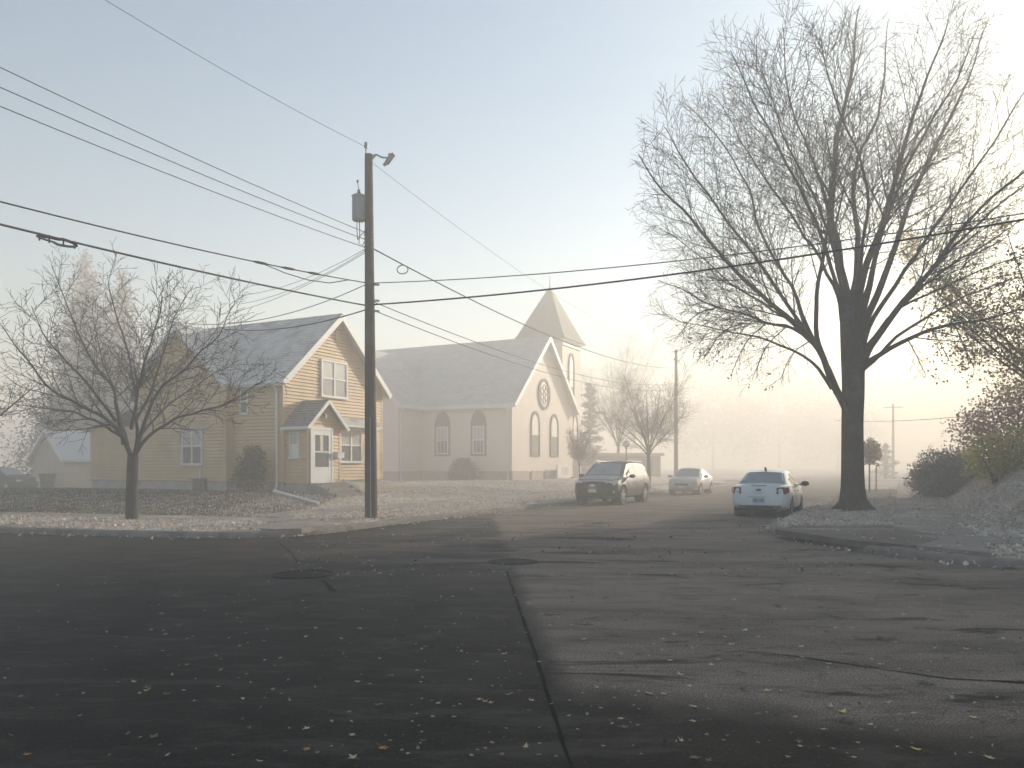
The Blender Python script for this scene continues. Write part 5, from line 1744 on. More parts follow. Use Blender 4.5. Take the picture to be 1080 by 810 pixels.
# drops toward the house and the lane behind it
for (y0, x1, y1, d1, lb) in ((262, 250, 312, 27, 'upper thin drop wire slanting down toward the house roof'), (264, 250, 321, 27.4, 'middle thin drop wire slanting down toward the house roof'), (266, 232, 332, 27.8, 'lower thin drop wire slanting down toward the house roof')):
    wire(pt(386, y0, PD), pt(x1, y1, d1), 0.008, 0.25, lb)
wire(pt(391, 325, PD), pt(236, 347, 27.6), 0.018, 0.25, 'black service cable running from the pole behind the house gable', 'wire_black')
wire(pt(386, 300, PD), pt(175, 338, 26.4), 0.012, 0.5, 'slack thin wire sagging over the house roof from the pole', 'wire_alu')
# down the church street to the fog-bound pole
FP = 62.0
fx = (713 - 540) / FPX * FP
for (y0, y1, r, lb, m_) in ((172, 372, 0.006, 'faint topmost wire leading away to the far street pole', 'wire_alu'), (262, 388, 0.020, 'bold wire with a curled end falling away past the church spire', 'wire_black'), (318, 404, 0.014, 'faint upper cable running across the church roof to the far pole', 'wire_alu'), (327, 410, 0.014, 'faint lower cable running across the church roof to the far pole', 'wire_alu')):
    ex = None
    if y0 == 262:
        def ex(mb, P):
            p = P[1]; pts = [p + Vector((0.16 * math.cos(t_), 0.05 * math.sin(t_), 0.14 * math.sin(t_) - 0.15)) for t_ in np.linspace(PI / 2, PI / 2 + 1.8 * PI, 16)]
            mb.tube(pts, 0.016, 5)
    wire(pt(393, y0, PD), pt(713, y1, FP), r, 0.9, lb, m_, extra=ex)


def far_pole(px, D, top_py, label, arm=False):
    x = (px - 540) / FPX * D
    H = EYE - (top_py - HOR) / FPX * D
    t = thing('utility_pole', label, 'utility pole', (x, D, 0.2), STREET)
    mb = MB(); mb.tube([(0, 0, -0.3), (0, 0, H * 0.5), (0, 0, H - 0.2)], [0.18, 0.15, 0.11], 10); mb.build('shaft', MATS['pole_far'], t, smooth=True, angle=60)
    mb = MB(); mb.lathe([(0.03, 0), (0.05, 0.08), (0.02, 0.2)], c=(0, 0, H - 0.2), sides=8); mb.build('pin_insulator', MATS['porcelain'], t)
    if arm:
        mb = MB(); mb.box(-0.06, 0.06, -1.2, 1.2, H - 0.7, H - 0.58); mb.build('crossarm', MATS['pole_far'], t)
    return t


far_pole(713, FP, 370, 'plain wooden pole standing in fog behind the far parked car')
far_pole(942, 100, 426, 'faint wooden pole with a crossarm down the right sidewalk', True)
wire(pt(880, 443, 60), pt(1075, 432, 40), 0.018, 0.3, 'faint low wire spanning the fog beyond the big trunk', 'wire_alu')

# lamp post with a globe, and the low building behind
LD = 58.0; lx = (660.5 - 540) / FPX * LD
t = thing('street_lamp', 'slim lamp post with a white globe beyond the parked suv', 'street lamp', (lx, LD, 0.3))
mb = MB(); mb.lathe([(0.14, 0), (0.14, 0.12), (0.06, 0.25), (0.045, 1.5), (0.07, 1.9), (0.04, 1.95), (0.05, 2.55), (0.11, 2.66)], sides=12); mb.build('post', MATS['black_plastic'], t, smooth=True, angle=40)
mb = MB(); mb.lathe([(0.10, 2.66), (0.22, 2.76), (0.27, 2.92), (0.23, 3.08), (0.12, 3.18), (0.04, 3.2)], sides=16); mb.build('globe', MATS['lamp_white'], t, smooth=True)
BD_ = 74.0; bx = (616 - 540) / FPX * BD_
t = thing('low_building', 'long low flat-roofed building fading behind the parked suv', 'building', (bx, BD_, 0.2), R(4))
mb = MB(); mb.box(0, 7.5, 0, 8, -0.5, 2.35); mb.build('wall', MATS['far_wall'], t)
mb = MB(); mb.box(-0.3, 7.8, -0.3, 8.3, 2.35, 2.62); mb.build('roof', MATS['church_stone'], t)
for i in range(3):
    mb = MB(); mb.box(1.0 + i * 2.2, 2.3 + i * 2.2, -0.05, 0.02, 0.9, 1.9); mb.build('window', MATS['glass_dark'], t)

# ================================================================== CARS


def car(name, label, cat, spec, loc, rot):
    """body lofted from a side profile; x forward, y left"""
    L2 = spec['L'] / 2
    t = thing(name, label, cat, loc, rot)
    topx, topz = zip(*spec['top']); bx_, bz_ = zip(*spec['belt']); wx, wz = zip(*spec['half']); rx, rz = zip(*spec['roofw']); zx, zz = zip(*spec['bottom'])
    TOP = lambda x: float(np.interp(x, topx, topz)); BELT = lambda x: float(np.interp(x, bx_, bz_)); HALF = lambda x: float(np.interp(x, wx, wz)); RW = lambda x: float(np.interp(x, rx, rz)); BOT = lambda x: float(np.interp(x, zx, zz))
    ax = spec['axles']; wr = spec['wheel']; ar = wr * 1.17

    def sect(x):
        w, b, tp, rw, zb = HALF(x), BELT(x), TOP(x), RW(x), BOT(x)
        tp = max(tp, b + 0.012)
        pts = [(0, zb), (w * 0.80, zb), (w * 0.96, zb + 0.07), (w * 1.0, zb + 0.42 * (b - zb)), (w * 0.995, zb + 0.72 * (b - zb)), (w * 0.955, b), (min(rw, w * 0.93), tp - 0.055 * min(1, (tp - b) / 0.2) - 0.004), (min(rw, w * 0.93) * 0.86, tp - 0.010), (0, tp + 0.018)]
        for a in ax:
            if abs(x - a) < ar:
                za = wr + math.sqrt(ar * ar - (x - a) ** 2)
                pts = [(y, max(z, za) if i <= 3 else max(z, za + 0.03) if i == 4 else z) for i, (y, z) in enumerate(pts)]
        return pts
    xs = sorted(set([round(v, 3) for v in np.arange(-L2, L2 + 0.001, 0.05)] + [round(a + ar * k, 3) for a in ax for k in (-1.001, -0.999, 0.999, 1.001)] + [round(v, 3) for v in topx if -L2 <= v <= L2]))
    vs, fs = [], []
    m_ = 17
    for x in xs:
        s = sect(x)
        ring_ = [(x, y, z) for y, z in s] + [(x, -y, z) for y, z in reversed(s[1:-1])]
        m_ = len(ring_); vs += ring_
    n = len(xs)
    for i in range(n - 1):
        for k in range(m_):
            fs.append((i * m_ + k, i * m_ + (k + 1) % m_, (i + 1) * m_ + (k + 1) % m_, (i + 1) * m_ + k))
    fs += [tuple(range(m_)), tuple(reversed(range((n - 1) * m_, n * m_)))]
    mb = MB(); mb.add(vs, fs)
    mb.build('body', MATS[spec['paint']], t, smooth=True, angle=38)

    def lerp_side(x, f, sgn, o):
        s = sect(x); (y0, z0), (y1, z1) = s[5], s[6]
        y = y0 + (y1 - y0) * f; z = z0 + (z1 - z0) * f
        nrm = Vector((0, z1 - z0, -(y1 - y0))).normalized()
        return (x, sgn * (y + nrm.y * o), z + nrm.z * o)

    def across(x, f, o, nx, nz):
        s = sect(x); (y6, z6), (y7, z7), (y8, z8) = s[6], s[7], s[8]
        y = y6 * f; ay = abs(y)
        z = z8 + (z7 - z8) * (ay / y7) if ay < y7 else z7 + (z6 - z7) * ((ay - y7) / max(1e-6, y6 - y7))
        return (x + nx * o, y, z + nz * o)

    def patch(name, rows, m, th=None):
        vs = [p for r in rows for p in r]; k = len(rows[0])
        mb = MB(); mb.add(vs, [(i * k + j, i * k + j + 1, (i + 1) * k + j + 1, (i + 1) * k + j) for i in range(len(rows) - 1) for j in range(k - 1)])
        return mb.build(name, MATS[m], t, smooth=True)
    # glass
    for nm, (xa, xb), gm in (('windscreen', spec['ws'], spec['wsglass']), ('rear_window', spec['rw'], spec['rwglass'])):
        dx = xb - xa; dz = TOP(xb) - TOP(xa); nn = Vector((-dz, 0, dx)).normalized()
        if nn.z < 0:
            nn = -nn
        patch(nm, [[across(xa + dx * i / 8, f, 0.007, nn.x, nn.z) for f in np.linspace(-0.93, 0.93, 13)] for i in range(9)], gm)
    for sgn in (1, -1):
        for xa, xb, ta, tb in spec['side']:
            xs2 = np.linspace(xa, xb, 12)
            rows = []
            for i, x in enumerate(xs2):
                f = i / 11
                rows.append([lerp_side(x, q, sgn, 0.006) for q in (0.10, 0.35, 0.6, 0.1 + 0.8 * (ta + (tb - ta) * f))])
            patch('side_window', rows, spec.get('sideglass', 'side_glass'))
    # wheels
    for a in ax:
        for sgn in (1, -1):
            yc = sgn * (HALF(a) - 0.115)
            w_ = MB(); w_.lathe([(wr * 0.62, -0.10), (wr * 0.93, -0.11), (wr, -0.085), (wr, 0.085), (wr * 0.93, 0.11), (wr * 0.62, 0.10)], c=(a, yc, wr), sides=28, axis='y', cap=False)
            wh = w_.build('wheel', MATS['tyre_rubber'], t, smooth=True, angle=40)
            w_ = MB(); w_.lathe([(wr * 0.66, -0.09), (wr * 0.66, 0.09)], c=(a, yc, wr), sides=24, axis='y', cap=False)
            w_.lathe([(wr * 0.66, 0.02 * sgn), (wr * 0.1, 0.03 * sgn)], c=(a, yc, wr), sides=24, axis='y', cap=False)
            yo = yc + sgn * 0.09
            for k in range(spec.get('spokes', 5)):
                an = k * 2 * PI / spec.get('spokes', 5) + 0.3
                d = Vector((math.cos(an), 0, math.sin(an)))
                w_.bar(Vector((a, yo, wr)) + d * 0.03, Vector((a, yo - sgn * 0.01, wr)) + d * wr * 0.64, 0.065, 0.03, up=(0, 1, 0))
            w_.lathe([(0.06, -0.02), (0.06, 0.02)], c=(a, yo, wr), sides=12, axis='y')
            w_.build('rim', MATS['alloy'], wh)
            # dark wheel housing
            w_ = MB(); w_.lathe([(ar * 0.98, -0.18), (ar * 0.98, 0.05)], c=(a, sgn * (HALF(a) - 0.22), wr), sides=20, axis='y'); w_.build('wheel_housing', MATS['black_plastic'], t)
    mb = MB(); mb.box(-L2 + 0.3, L2 - 0.3, -HALF(0) * 0.75, HALF(0) * 0.75, BOT(0) - 0.03, BOT(0) + 0.04); mb.build('underbody', MATS['black_plastic'], t)
    for sgn in (1, -1):
        xm = spec['mirror']; q = lerp_side(xm, 0.12, sgn, 0)
        mb = MB(); mb.lathe([(0.03, -0.05), (0.085, -0.045), (0.10, 0.0), (0.075, 0.05), (0.03, 0.065)], c=(0, 0, 0), sides=12, axis='x')
        mb.v = [(x + q[0], y * 1.35 + q[1] + sgn * 0.20, z * 0.85 + q[2] + 0.06) for x, y, z in mb.v]
        mb.bar((q[0], q[1], q[2] + 0.02), (q[0], q[1] + sgn * 0.14, q[2] + 0.04), 0.06, 0.04)
        mb.build('wing_mirror', MATS[spec['mirror_m']], t, smooth=True, angle=50)
        for xh in spec['handles']:
            s = sect(xh); y = s[5][0] * 0.3 + s[4][0] * 0.7; z = s[5][1] * 0.3 + s[4][1] * 0.7
            mb = MB(); mb.box(xh - 0.09, xh + 0.09, sgn * y - 0.022, sgn * y + 0.022, z - 0.015, z + 0.018); mb.build('door_handle', MATS[spec['handle_m']], t)
        for xs_ in spec['seams']:      # door gaps
            s = sect(xs_); mb = MB()
            P = [(xs_, sgn * (s[k][0] + 0.003), s[k][1]) for k in (2, 3, 4, 5)]
            for p0, p1 in zip(P[:-1], P[1:]):
                mb.bar(p0, p1, 0.012, 0.006, up=(0, 1, 0))
            mb.build('door_gap', MATS['black_plastic'], t)
    return t, sect, L2


def blob_box(x0, x1, y0, y1, z0, z1, k=0.02):
    """soft box: eight corners and bevelled faces"""
    mb = MB(); mb.box(x0, x1, y0, y1, z0, z1)
    return mb


def bev(o, w, seg=2):
    md = o.modifiers.new('bevel', 'BEVEL'); md.width = w; md.segments = seg; md.limit_method = 'ANGLE'
    return o


SEDAN = dict(L=4.45, paint='paint_white', axles=(1.33, -1.28), wheel=0.315,
             top=[(-2.225, 0.90), (-2.18, 1.00), (-1.62, 1.045), (-1.0, 1.385), (-0.6, 1.455), (-0.1, 1.475), (0.35, 1.435), (1.15, 1.00), (1.7, 0.90), (2.08, 0.76), (2.2, 0.62), (2.225, 0.55)],
             belt=[(-2.225, 0.86), (-2.0, 0.97), (-1.5, 0.985), (0.0, 0.94), (1.1, 0.91), (1.8, 0.80), (2.2, 0.58), (2.225, 0.5)],
             half=[(-2.225, 0.70), (-2.15, 0.79), (-1.9, 0.845), (-1.3, 0.865), (1.3, 0.862), (1.85, 0.80), (2.1, 0.70), (2.225, 0.52)],
             roofw=[(-2.225, 0.66), (-1.62, 0.74), (-1.0, 0.60), (0.3, 0.59), (1.15, 0.73), (2.0, 0.66), (2.225, 0.4)],
             bottom=[(-2.225, 0.40), (-2.1, 0.30), (-1.7, 0.22), (1.7, 0.20), (2.1, 0.24), (2.225, 0.34)],
             ws=(0.38, 1.12), rw=(-1.0, -1.60), wsglass='frost_glass', rwglass='frost_glass', side=[(-1.0, -0.42, 0.35, 1.0), (-0.34, 0.85, 1.0, 0.25)], mirror=0.80, mirror_m='black_plastic',
             handles=(-0.72, 0.22), handle_m='black_plastic', seams=(-0.38, 0.92))
rr_ = gp(833, 545.5)
o_ = Vector((rr_.x + UX * 1.28 + VX * 0.78, rr_.y + UY * 1.28 + VY * 0.78, 0.0))
t, sect, L2 = car('parked_sedan', 'white parked sedan seen from behind beside the big tree', 'car', SEDAN, o_, STREET)
# rear: lamps, plate, badge, spoiler lip, bumper crease, antenna
for sgn in (1, -1):
    mb = MB()
    P = [(-2.235, sgn * 0.52, 0.74), (-2.232, sgn * 0.52, 0.93), (-2.20, sgn * 0.735, 0.955), (-1.93, sgn * 0.845, 0.93), (-1.95, sgn * 0.868, 0.80), (-2.20, sgn * 0.765, 0.735)]
    inn = [(x + 0.09, y * 0.9, z) for x, y, z in P]
    mb.add(P + inn, [(0, 1, 2, 5), (5, 2, 3, 4)] + [(i, (i + 1) % 6, 6 + (i + 1) % 6, 6 + i) for i in range(6)])
    bev(mb.build('tail_lamp', MATS['tail_red'], t), 0.01)
    mb = MB(); mb.box(-2.246, -2.23, sgn * 0.60 - 0.05, sgn * 0.60 + 0.05, 0.80, 0.84); mb.build('reversing_lens', MATS['lens_clear'], t)
mb = MB(); mb.box(-2.252, -2.236, -0.18, 0.18, 0.47, 0.63); pl = mb.build('number_plate', MATS['plate_blue'], t)
mb = MB()
for i, y in enumerate((-0.13, -0.085, -0.04, 0.04, 0.085, 0.13)):
    mb.box(-2.255, -2.251, y - 0.013, y + 0.013, 0.50 + 0.01 * (i % 2), 0.585)
mb.build('lettering', MATS['emblem_blue'], pl)
mb = MB(); mb.lathe([(0.085, -0.012), (0.085, 0.012)], sides=20, axis='x'); mb.v = [(x - 2.238, y, z * 0.42 + 0.862) for x, y, z in mb.v]; mb.build('emblem', MATS['emblem_blue'], t)
mb = MB(); mb.box(-2.237, -2.222, -0.17, 0.17, 0.765, 0.778); mb.build('boot_trim', MATS['galvanised'], t)
mb = MB(); mb.box(-2.245, -2.20, -0.30, 0.30, 0.645, 0.652); mb.build('boot_gap', MATS['black_plastic'], t)
mb = MB(); mb.box(-2.225, -2.10, -0.62, 0.62, 0.30, 0.395); bev(mb.build('bumper_valance', MATS['black_plastic'], t), 0.02)
mb = MB(); mb.box(-2.215, -2.17, -0.22, 0.22, 0.985, 1.012); mb.build('brake_light_strip', MATS['galvanised'], t)
mb = MB(); mb.tube([(-0.82, 0, 1.44), (-0.92, 0, 1.53), (-1.03, 0, 1.545)], [0.035, 0.03, 0.012], 8); mb.build('antenna', MATS['black_plastic'], t)
mb = MB(); mb.tube([(-2.22, -0.5, 0.26), (-1.9, -0.5, 0.26)], 0.03, 8); mb.build('exhaust_pipe', MATS['iron'], t)

SUV = dict(L=5.05, paint='paint_dark', axles=(1.52, -1.48), wheel=0.385,
           top=[(-2.525, 1.0), (-2.45, 1.30), (-2.15, 1.60), (-1.7, 1.735), (-0.8, 1.78), (0.2, 1.755), (0.5, 1.70), (1.28, 1.20), (1.7, 1.13), (2.2, 1.04), (2.42, 0.90), (2.525, 0.72)],
           belt=[(-2.525, 0.98), (-2.0, 1.13), (0.0, 1.08), (1.2, 1.05), (2.0, 0.97), (2.42, 0.84), (2.525, 0.66)],
           half=[(-2.525, 0.80), (-2.35, 0.92), (-1.7, 0.985), (1.5, 0.985), (2.05, 0.93), (2.35, 0.82), (2.525, 0.64)],
           roofw=[(-2.525, 0.74), (-1.7, 0.72), (0.4, 0.71), (1.28, 0.86), (2.1, 0.80), (2.525, 0.55)],
           bottom=[(-2.525, 0.42), (-2.2, 0.30), (2.1, 0.27), (2.4, 0.30), (2.525, 0.40)],
           ws=(0.52, 1.26), rw=(-1.8, -2.42), wsglass='frost_glass', rwglass='frost_glass', side=[(-2.05, -1.35, 0.45, 1.0), (-1.28, -0.28, 1.0, 1.0), (-0.20, 0.92, 1.0, 0.25)], mirror=0.86, mirror_m='black_plastic',
           handles=(-0.95, 0.05), handle_m='chrome', seams=(-1.3, -0.24, 1.0), sideglass='car_glass')
fl = gp(655.5, 532.5)
o_ = Vector((fl.x + VX * 0.88 + UX * 1.52, fl.y + VY * 0.88 + UY * 1.52, 0.0))
t, sect, L2 = car('parked_suv', 'dark suv with a frosted windscreen parked facing the crossing', 'car', SUV, o_, STREET + PI)
# frosted bonnet
rows = []
for x in np.linspace(1.34, 2.36, 10):
    s = sect(x); (y6, z6), (y7, z7), (y8, z8) = s[6], s[7], s[8]
    r = []
    for f in np.linspace(-0.98, 0.98, 13):
        ay = abs(y6 * f); z = z8 + (z7 - z8) * (ay / y7) if ay < y7 else z7 + (z6 - z7) * ((ay - y7) / (y6 - y7))
        r.append((x, y6 * f, z + 0.006))
    rows.append(r)
mb = MB(); mb.add([p for r in rows for p in r], [(i * 13 + j, i * 13 + j + 1, (i + 1) * 13 + j + 1, (i + 1) * 13 + j) for i in range(9) for j in range(12)]); mb.build('bonnet', MATS['frost_paint'], t, smooth=True)
for sgn in (1, -1):
    mb = MB()
    P = [(2.44, sgn * 0.50, 0.80), (2.42, sgn * 0.52, 0.93), (2.28, sgn * 0.80, 1.0), (2.0, sgn * 0.915, 1.01), (2.06, sgn * 0.945, 0.90), (2.34, sgn * 0.83, 0.80)]
    inn = [(x - 0.12, y * 0.88, z) for x, y, z in P]
    mb.add(P + inn, [(0, 1, 2, 5), (5, 2, 3, 4)] + [(i, (i + 1) % 6, 6 + (i + 1) % 6, 6 + i) for i in range(6)]); bev(mb.build('headlight', MATS['lens_clear'], t), 0.012)
    mb = MB(); mb.bar((2.42, sgn * 0.60, 0.52), (2.30, sgn * 0.85, 0.55), 0.05, 0.09); mb.build('fog_lamp', MATS['lens_clear'], t)
    mb = MB(); mb.bar((-1.9, sgn * 0.66, 1.77), (0.3, sgn * 0.66, 1.80), 0.04, 0.035); mb.build('roof_rail', MATS['chrome'], t)
mb = MB(); P = [(2.535, y, 0.86 - 0.17 * (1 - (y / 0.56) ** 2)) for y in np.linspace(-0.56, 0.56, 15)]
mb.tube([(2.53 - 0.25 * (p[1] / 0.7) ** 2, p[1], p[2]) for p in P], 0.022, 6)
mb.build('grille_bar', MATS['chrome'], t)
mb = MB(); mb.box(2.40, 2.532, -0.42, 0.42, 0.70, 0.84); gr = bev(mb.build('grille', MATS['black_plastic'], t), 0.03)
mb = MB(); mb.lathe([(0.12, -0.012), (0.12, 0.012)], sides=18, axis='x'); mb.v = [(x + 2.54, y, z * 0.42 + 0.80) for x, y, z in mb.v]; mb.build('emblem', MATS['chrome'], t)
mb = MB(); mb.box(2.45, 2.545, -0.17, 0.17, 0.52, 0.65); mb.build('number_plate', MATS['plate_white'], t)
mb = MB(); mb.box(2.30, 2.52, -0.6, 0.6, 0.33, 0.46); bev(mb.build('lower_grille', MATS['black_plastic'], t), 0.03)

FAR = dict(SEDAN); FAR.update(paint='paint_silver', mirror_m='paint_silver', handle_m='paint_silver')
fx_ = (729 - 540) / FPX * 43.5
t, sect, L2 = car('parked_sedan', 'silver sedan facing the crossing, paled by fog behind the suv', 'car', FAR, (fx_, 43.5, 0.0), STREET + PI)
for sgn in (1, -1):
    mb = MB(); mb.box(2.02, 2.14, sgn * 0.60 - 0.14, sgn * 0.60 + 0.14, 0.62, 0.74); bev(mb.build('headlight', MATS['lens_clear'], t), 0.02)
mb = MB(); mb.box(2.12, 2.235, -0.38, 0.38, 0.52, 0.62); mb.build('grille', MATS['black_plastic'], t)
mb = MB(); mb.box(2.22, 2.245, -0.16, 0.16, 0.40, 0.50); mb.build('number_plate', MATS['plate_white'], t)

LEFT = dict(SEDAN); LEFT.update(paint='paint_dark', mirror_m='paint_dark', handle_m='chrome', sideglass='car_glass')
cd = 47.0
xx = (3 - 540) / FPX * cd
t, sect, L2 = car('parked_sedan', 'dark sedan nosing in beside the garage', 'car', LEFT, (xx, cd, 0.02), STREET - PI / 2 + R(8))
for sgn in (1, -1):
    mb = MB(); mb.box(2.02, 2.14, sgn * 0.60 - 0.14, sgn * 0.60 + 0.14, 0.62, 0.74); bev(mb.build('headlight', MATS['lens_clear'], t), 0.02)

# ================================================================== LEAVES, GRASS
rgl = np.random.default_rng(77)


def scatter(K, hf, n, region, dmin, dmax, skip_paved=True, z=0.02, keep=None):
    x = rgl.uniform(region[0], region[1], n); y = rgl.uniform(region[2], region[3], n)
    P = np.stack([x, y], 1)
    d = sdist(P, K)[0]
    m = (d > dmin) & (d < dmax)
    P, d = P[m], d[m]
    if skip_paved:
        k = ~paved(P); P, d = P[k], d[k]
    if keep is not None:
        k = keep(P, d); P, d = P[k], d[k]
    h = hf(d, P[:, 0], P[:, 1])
    return np.column_stack([P, h]), d


def blades(P, h, w, m, name, seed):
    """grass blades: one bent triangle pair each"""
    rg = np.random.default_rng(seed); n = len(P)
    a = rg.uniform(0, 2 * PI, n); lean = rg.uniform(0.1, 0.8, n); hh = h * rg.uniform(0.5, 1.4, n)
    dx, dy = np.cos(a), np.sin(a)
    B = P
    side = np.stack([-dy, dx, np.zeros(n)], 1) * w
    tip = B + np.stack([dx * lean * hh, dy * lean * hh, hh * (1 - 0.3 * lean)], 1)
    V = np.stack([B - side, B + side, tip], 1).reshape(-1, 3)
    o = np_mesh(name, V, np.arange(3 * n).reshape(n, 3), MATS[m])
    return kind(o, 'stuff')


def lumpz(P, side):
    P[:, 2] += lump(P[:, :2], 1.9, 1.0, 2.0 + side) * 0.045
    return P


# left lawn: frosted grass, dark greenish blades painting its shaded side
P, d = scatter(KL, height_l, 210000, (-26, 9, 15, 54), 0.2, 14, keep=lambda P, d: rgl.random(len(P)) < np.clip(1.5 - P[:, 1] / 50, 0.2, 1))
P = lumpz(P, 0)
g = (P[:, 0] < -8.5) & (d > 3.8) & (rgl.random(len(P)) < 0.75)
blades(P[g], 0.065, 0.010, 'grass_green_shade', 'lawn_grass', 1)
blades(P[~g], 0.07, 0.016, 'grass_frosted', 'frosted_grass', 2)
P, d = scatter(KL, height_l, 170000, (-26, -6.5, 17, 34), 3.9, 13)
P = lumpz(P, 0)
blades(P, 0.065, 0.009, 'grass_green_shade', 'lawn_grass', 4)  # more dark blades, deepening the painted shade
P, d = scatter(KL, height_l, 80000, (-20, 9, 15, 48), 0.15, 11, keep=lambda P, d: (rgl.random(len(P)) < np.where(d < 2.8, 0.9, np.where(P[:, 0] < -8, 0.07, 0.35))))  # pale litter thinned out over the painted shade
P = lumpz(P, 0); P[:, 2] += 0.03
kind(cards(P, 0.075, 21, 'leaf_frosted', 'leaf_litter', flat=0.85), 'stuff')
# right verge and bank
P, d = scatter(KR, height_r, 150000, (5, 26, 9, 46), 0.2, 11, keep=lambda P, d: rgl.random(len(P)) < np.clip(1.6 - P[:, 1] / 45, 0.3, 1))
P = lumpz(P, 1)
blades(P, 0.07, 0.016, 'grass_frosted', 'frosted_grass', 3)
P, d = scatter(KR, height_r, 140000, (5, 24, 9, 44), 0.15, 10, keep=lambda P, d: rgl.random(len(P)) < np.where(d < 2.8, 0.8, 0.6))
P = lumpz(P, 1); P[:, 2] += 0.035 + 0.10 * (d > 5) * rgl.random(len(P)) ** 3
kind(cards(P, 0.08, 22, 'leaf_frosted', 'leaf_litter', flat=0.82), 'stuff')
# drifts in the gutters and on the paved corner
for K, reg, n, sd in ((KL, (-22, 4, 15, 36), 60000, 31), (KR, (5, 16, 7, 32), 40000, 32)):
    P, d = scatter(K, lambda d, X, Y: np.zeros(len(d)), n, reg, -0.55, -0.03, False, keep=lambda P, d: rgl.random(len(P)) < np.exp(d / 0.16) * (0.55 + 0.45 * np.sin(P[:, 0] * 2.1 + P[:, 1])))
    P[:, 2] = 0.012 + 0.05 * rgl.random(len(P)) ** 2
    kind(cards(P, 0.08, sd, 'leaf_frosted', 'leaf_litter', flat=0.7), 'stuff')
P, d = scatter(KR, height_r, 5000, (5, 16, 9, 30), 0.1, 4.4, False, keep=lambda P, d: paved(P) & (rgl.random(len(P)) < 0.2))
P[:, 2] = 0.245
kind(cards(P, 0.08, 33, 'leaf_frosted', 'leaf_litter', flat=0.85), 'stuff')
P, d = scatter(KL, height_l, 4000, (-20, 4, 15, 36), 0.1, 4.4, False, keep=lambda P, d: paved(P) & (rgl.random(len(P)) < 0.5))
P[:, 2] += 0.06
kind(cards(P, 0.08, 34, 'leaf_frosted', 'leaf_litter', flat=0.85), 'stuff')

# ---- fallen leaves on the road: each its own object


def leaf_mesh(seed, m):
    r = random.Random(seed)
    lob = r.choice([5, 5, 7, 3]); n = lob * 4
    pts = []
    for i in range(n):
        a = 2 * PI * i / n
        k = (i % 4)
        rad = (1.0 if k == 0 else 0.62 if k in (1, 3) else 0.40) * r.uniform(0.85, 1.1)
        rad *= 0.75 + 0.25 * math.cos(a)
        pts.append((rad * math.cos(a) * 0.5, rad * math.sin(a) * 0.42))
    cu, cv, tw = r.uniform(0.1, 0.55), r.uniform(-0.1, 0.45), r.uniform(-0.4, 0.4)
    z = lambda x, y: cu * y * y * 1.6 + cv * x * x * 1.2 + tw * x * y + 0.03
    vs = [(0, 0, z(0, 0))] + [(x, y, z(x, y)) for x, y in pts]
    fs = [(0, 1 + i, 1 + (i + 1) % n) for i in range(n)]
    # stalk
    k = len(vs); vs += [(-0.30, -0.012, 0.05), (-0.30, 0.012, 0.05), (-0.62, 0.02, 0.09), (-0.62, 0.0, 0.09)]; fs.append((k, k + 1, k + 2, k + 3))
    me = bpy.data.meshes.new('fallen_leaf'); me.from_pydata(vs, [], fs); me.materials.append(MATS[m])
    return me


kinds = [('leaf_white', 'frosted whitish leaf lying on the dark road', 'frosted whitish leaves on the road'), ('leaf_pale', 'pale tan leaf lying on the dark road', 'pale tan leaves on the road'), ('leaf_brown', 'dull brown leaf lying on the dark road', 'dull brown leaves on the road')]
meshes = {k[0]: [leaf_mesh(100 * i + j, k[0]) for j in range(6)] for i, k in enumerate(kinds)}
rl = random.Random(17)


def put_leaf(me, px, py, size, label, group=None):
    g_ = gp(px, py)
    o = bpy.data.objects.new('fallen_leaf', me); COL.objects.link(o)
    o.location = (g_.x, g_.y, 0.006); o.scale = (size, size, size)
    o.rotation_euler = (rl.uniform(-0.12, 0.12), rl.uniform(-0.12, 0.12), rl.uniform(0, 2 * PI))
    return tag(o, label, 'leaf', group)


cnt = 0
while cnt < 290:
    px = rl.uniform(0, 1080); py = 597 + 208 * rl.random() ** 1.35
    wgt = 0.25 + 0.75 * min(1, px / 430) if py > 620 else (0.15 if px < 330 else 0.9)
    cl_ = mnoise.noise((px / 140, py / 50, 3.3))
    if px > 520 and 610 < py < 745:
        wgt *= 1.7
    if rl.random() > wgt * (0.55 + 0.6 * cl_):
        continue
    g_ = gp(px, py)
    if sdist(np.array([[g_.x, g_.y]]), KR)[0][0] > -0.2:
        continue
    k = rl.choices(kinds, (0.18, 0.50, 0.32))[0]
    put_leaf(rl.choice(meshes[k[0]]), px, py, rl.choice([rl.uniform(0.035, 0.06), rl.uniform(0.05, 0.08), rl.uniform(0.07, 0.115)]), k[1], k[2])
    cnt += 1
me_y = leaf_mesh(901, 'leaf_yellow'); me_o = leaf_mesh(902, 'leaf_orange')
put_leaf(me_y, 888, 752, 0.12, 'brightest yellow leaf, lying on the pale dry asphalt')
put_leaf(me_o, 403, 790, 0.105, 'orange leaf on the dark road, nearest the seam')
put_leaf(me_o, 324, 791, 0.085, 'smaller orange leaf in line with the larger one nearest the seam')
put_leaf(me_o, 28, 797, 0.085, 'orange leaf lying alone, farthest of all from the seam')
put_leaf(me_y, 968, 792, 0.085, 'small yellow leaf at the near edge of the pale asphalt')
put_leaf(leaf_mesh(903, 'leaf_orange'), 512, 741, 0.09, 'curled reddish leaf standing up close beside the seam')
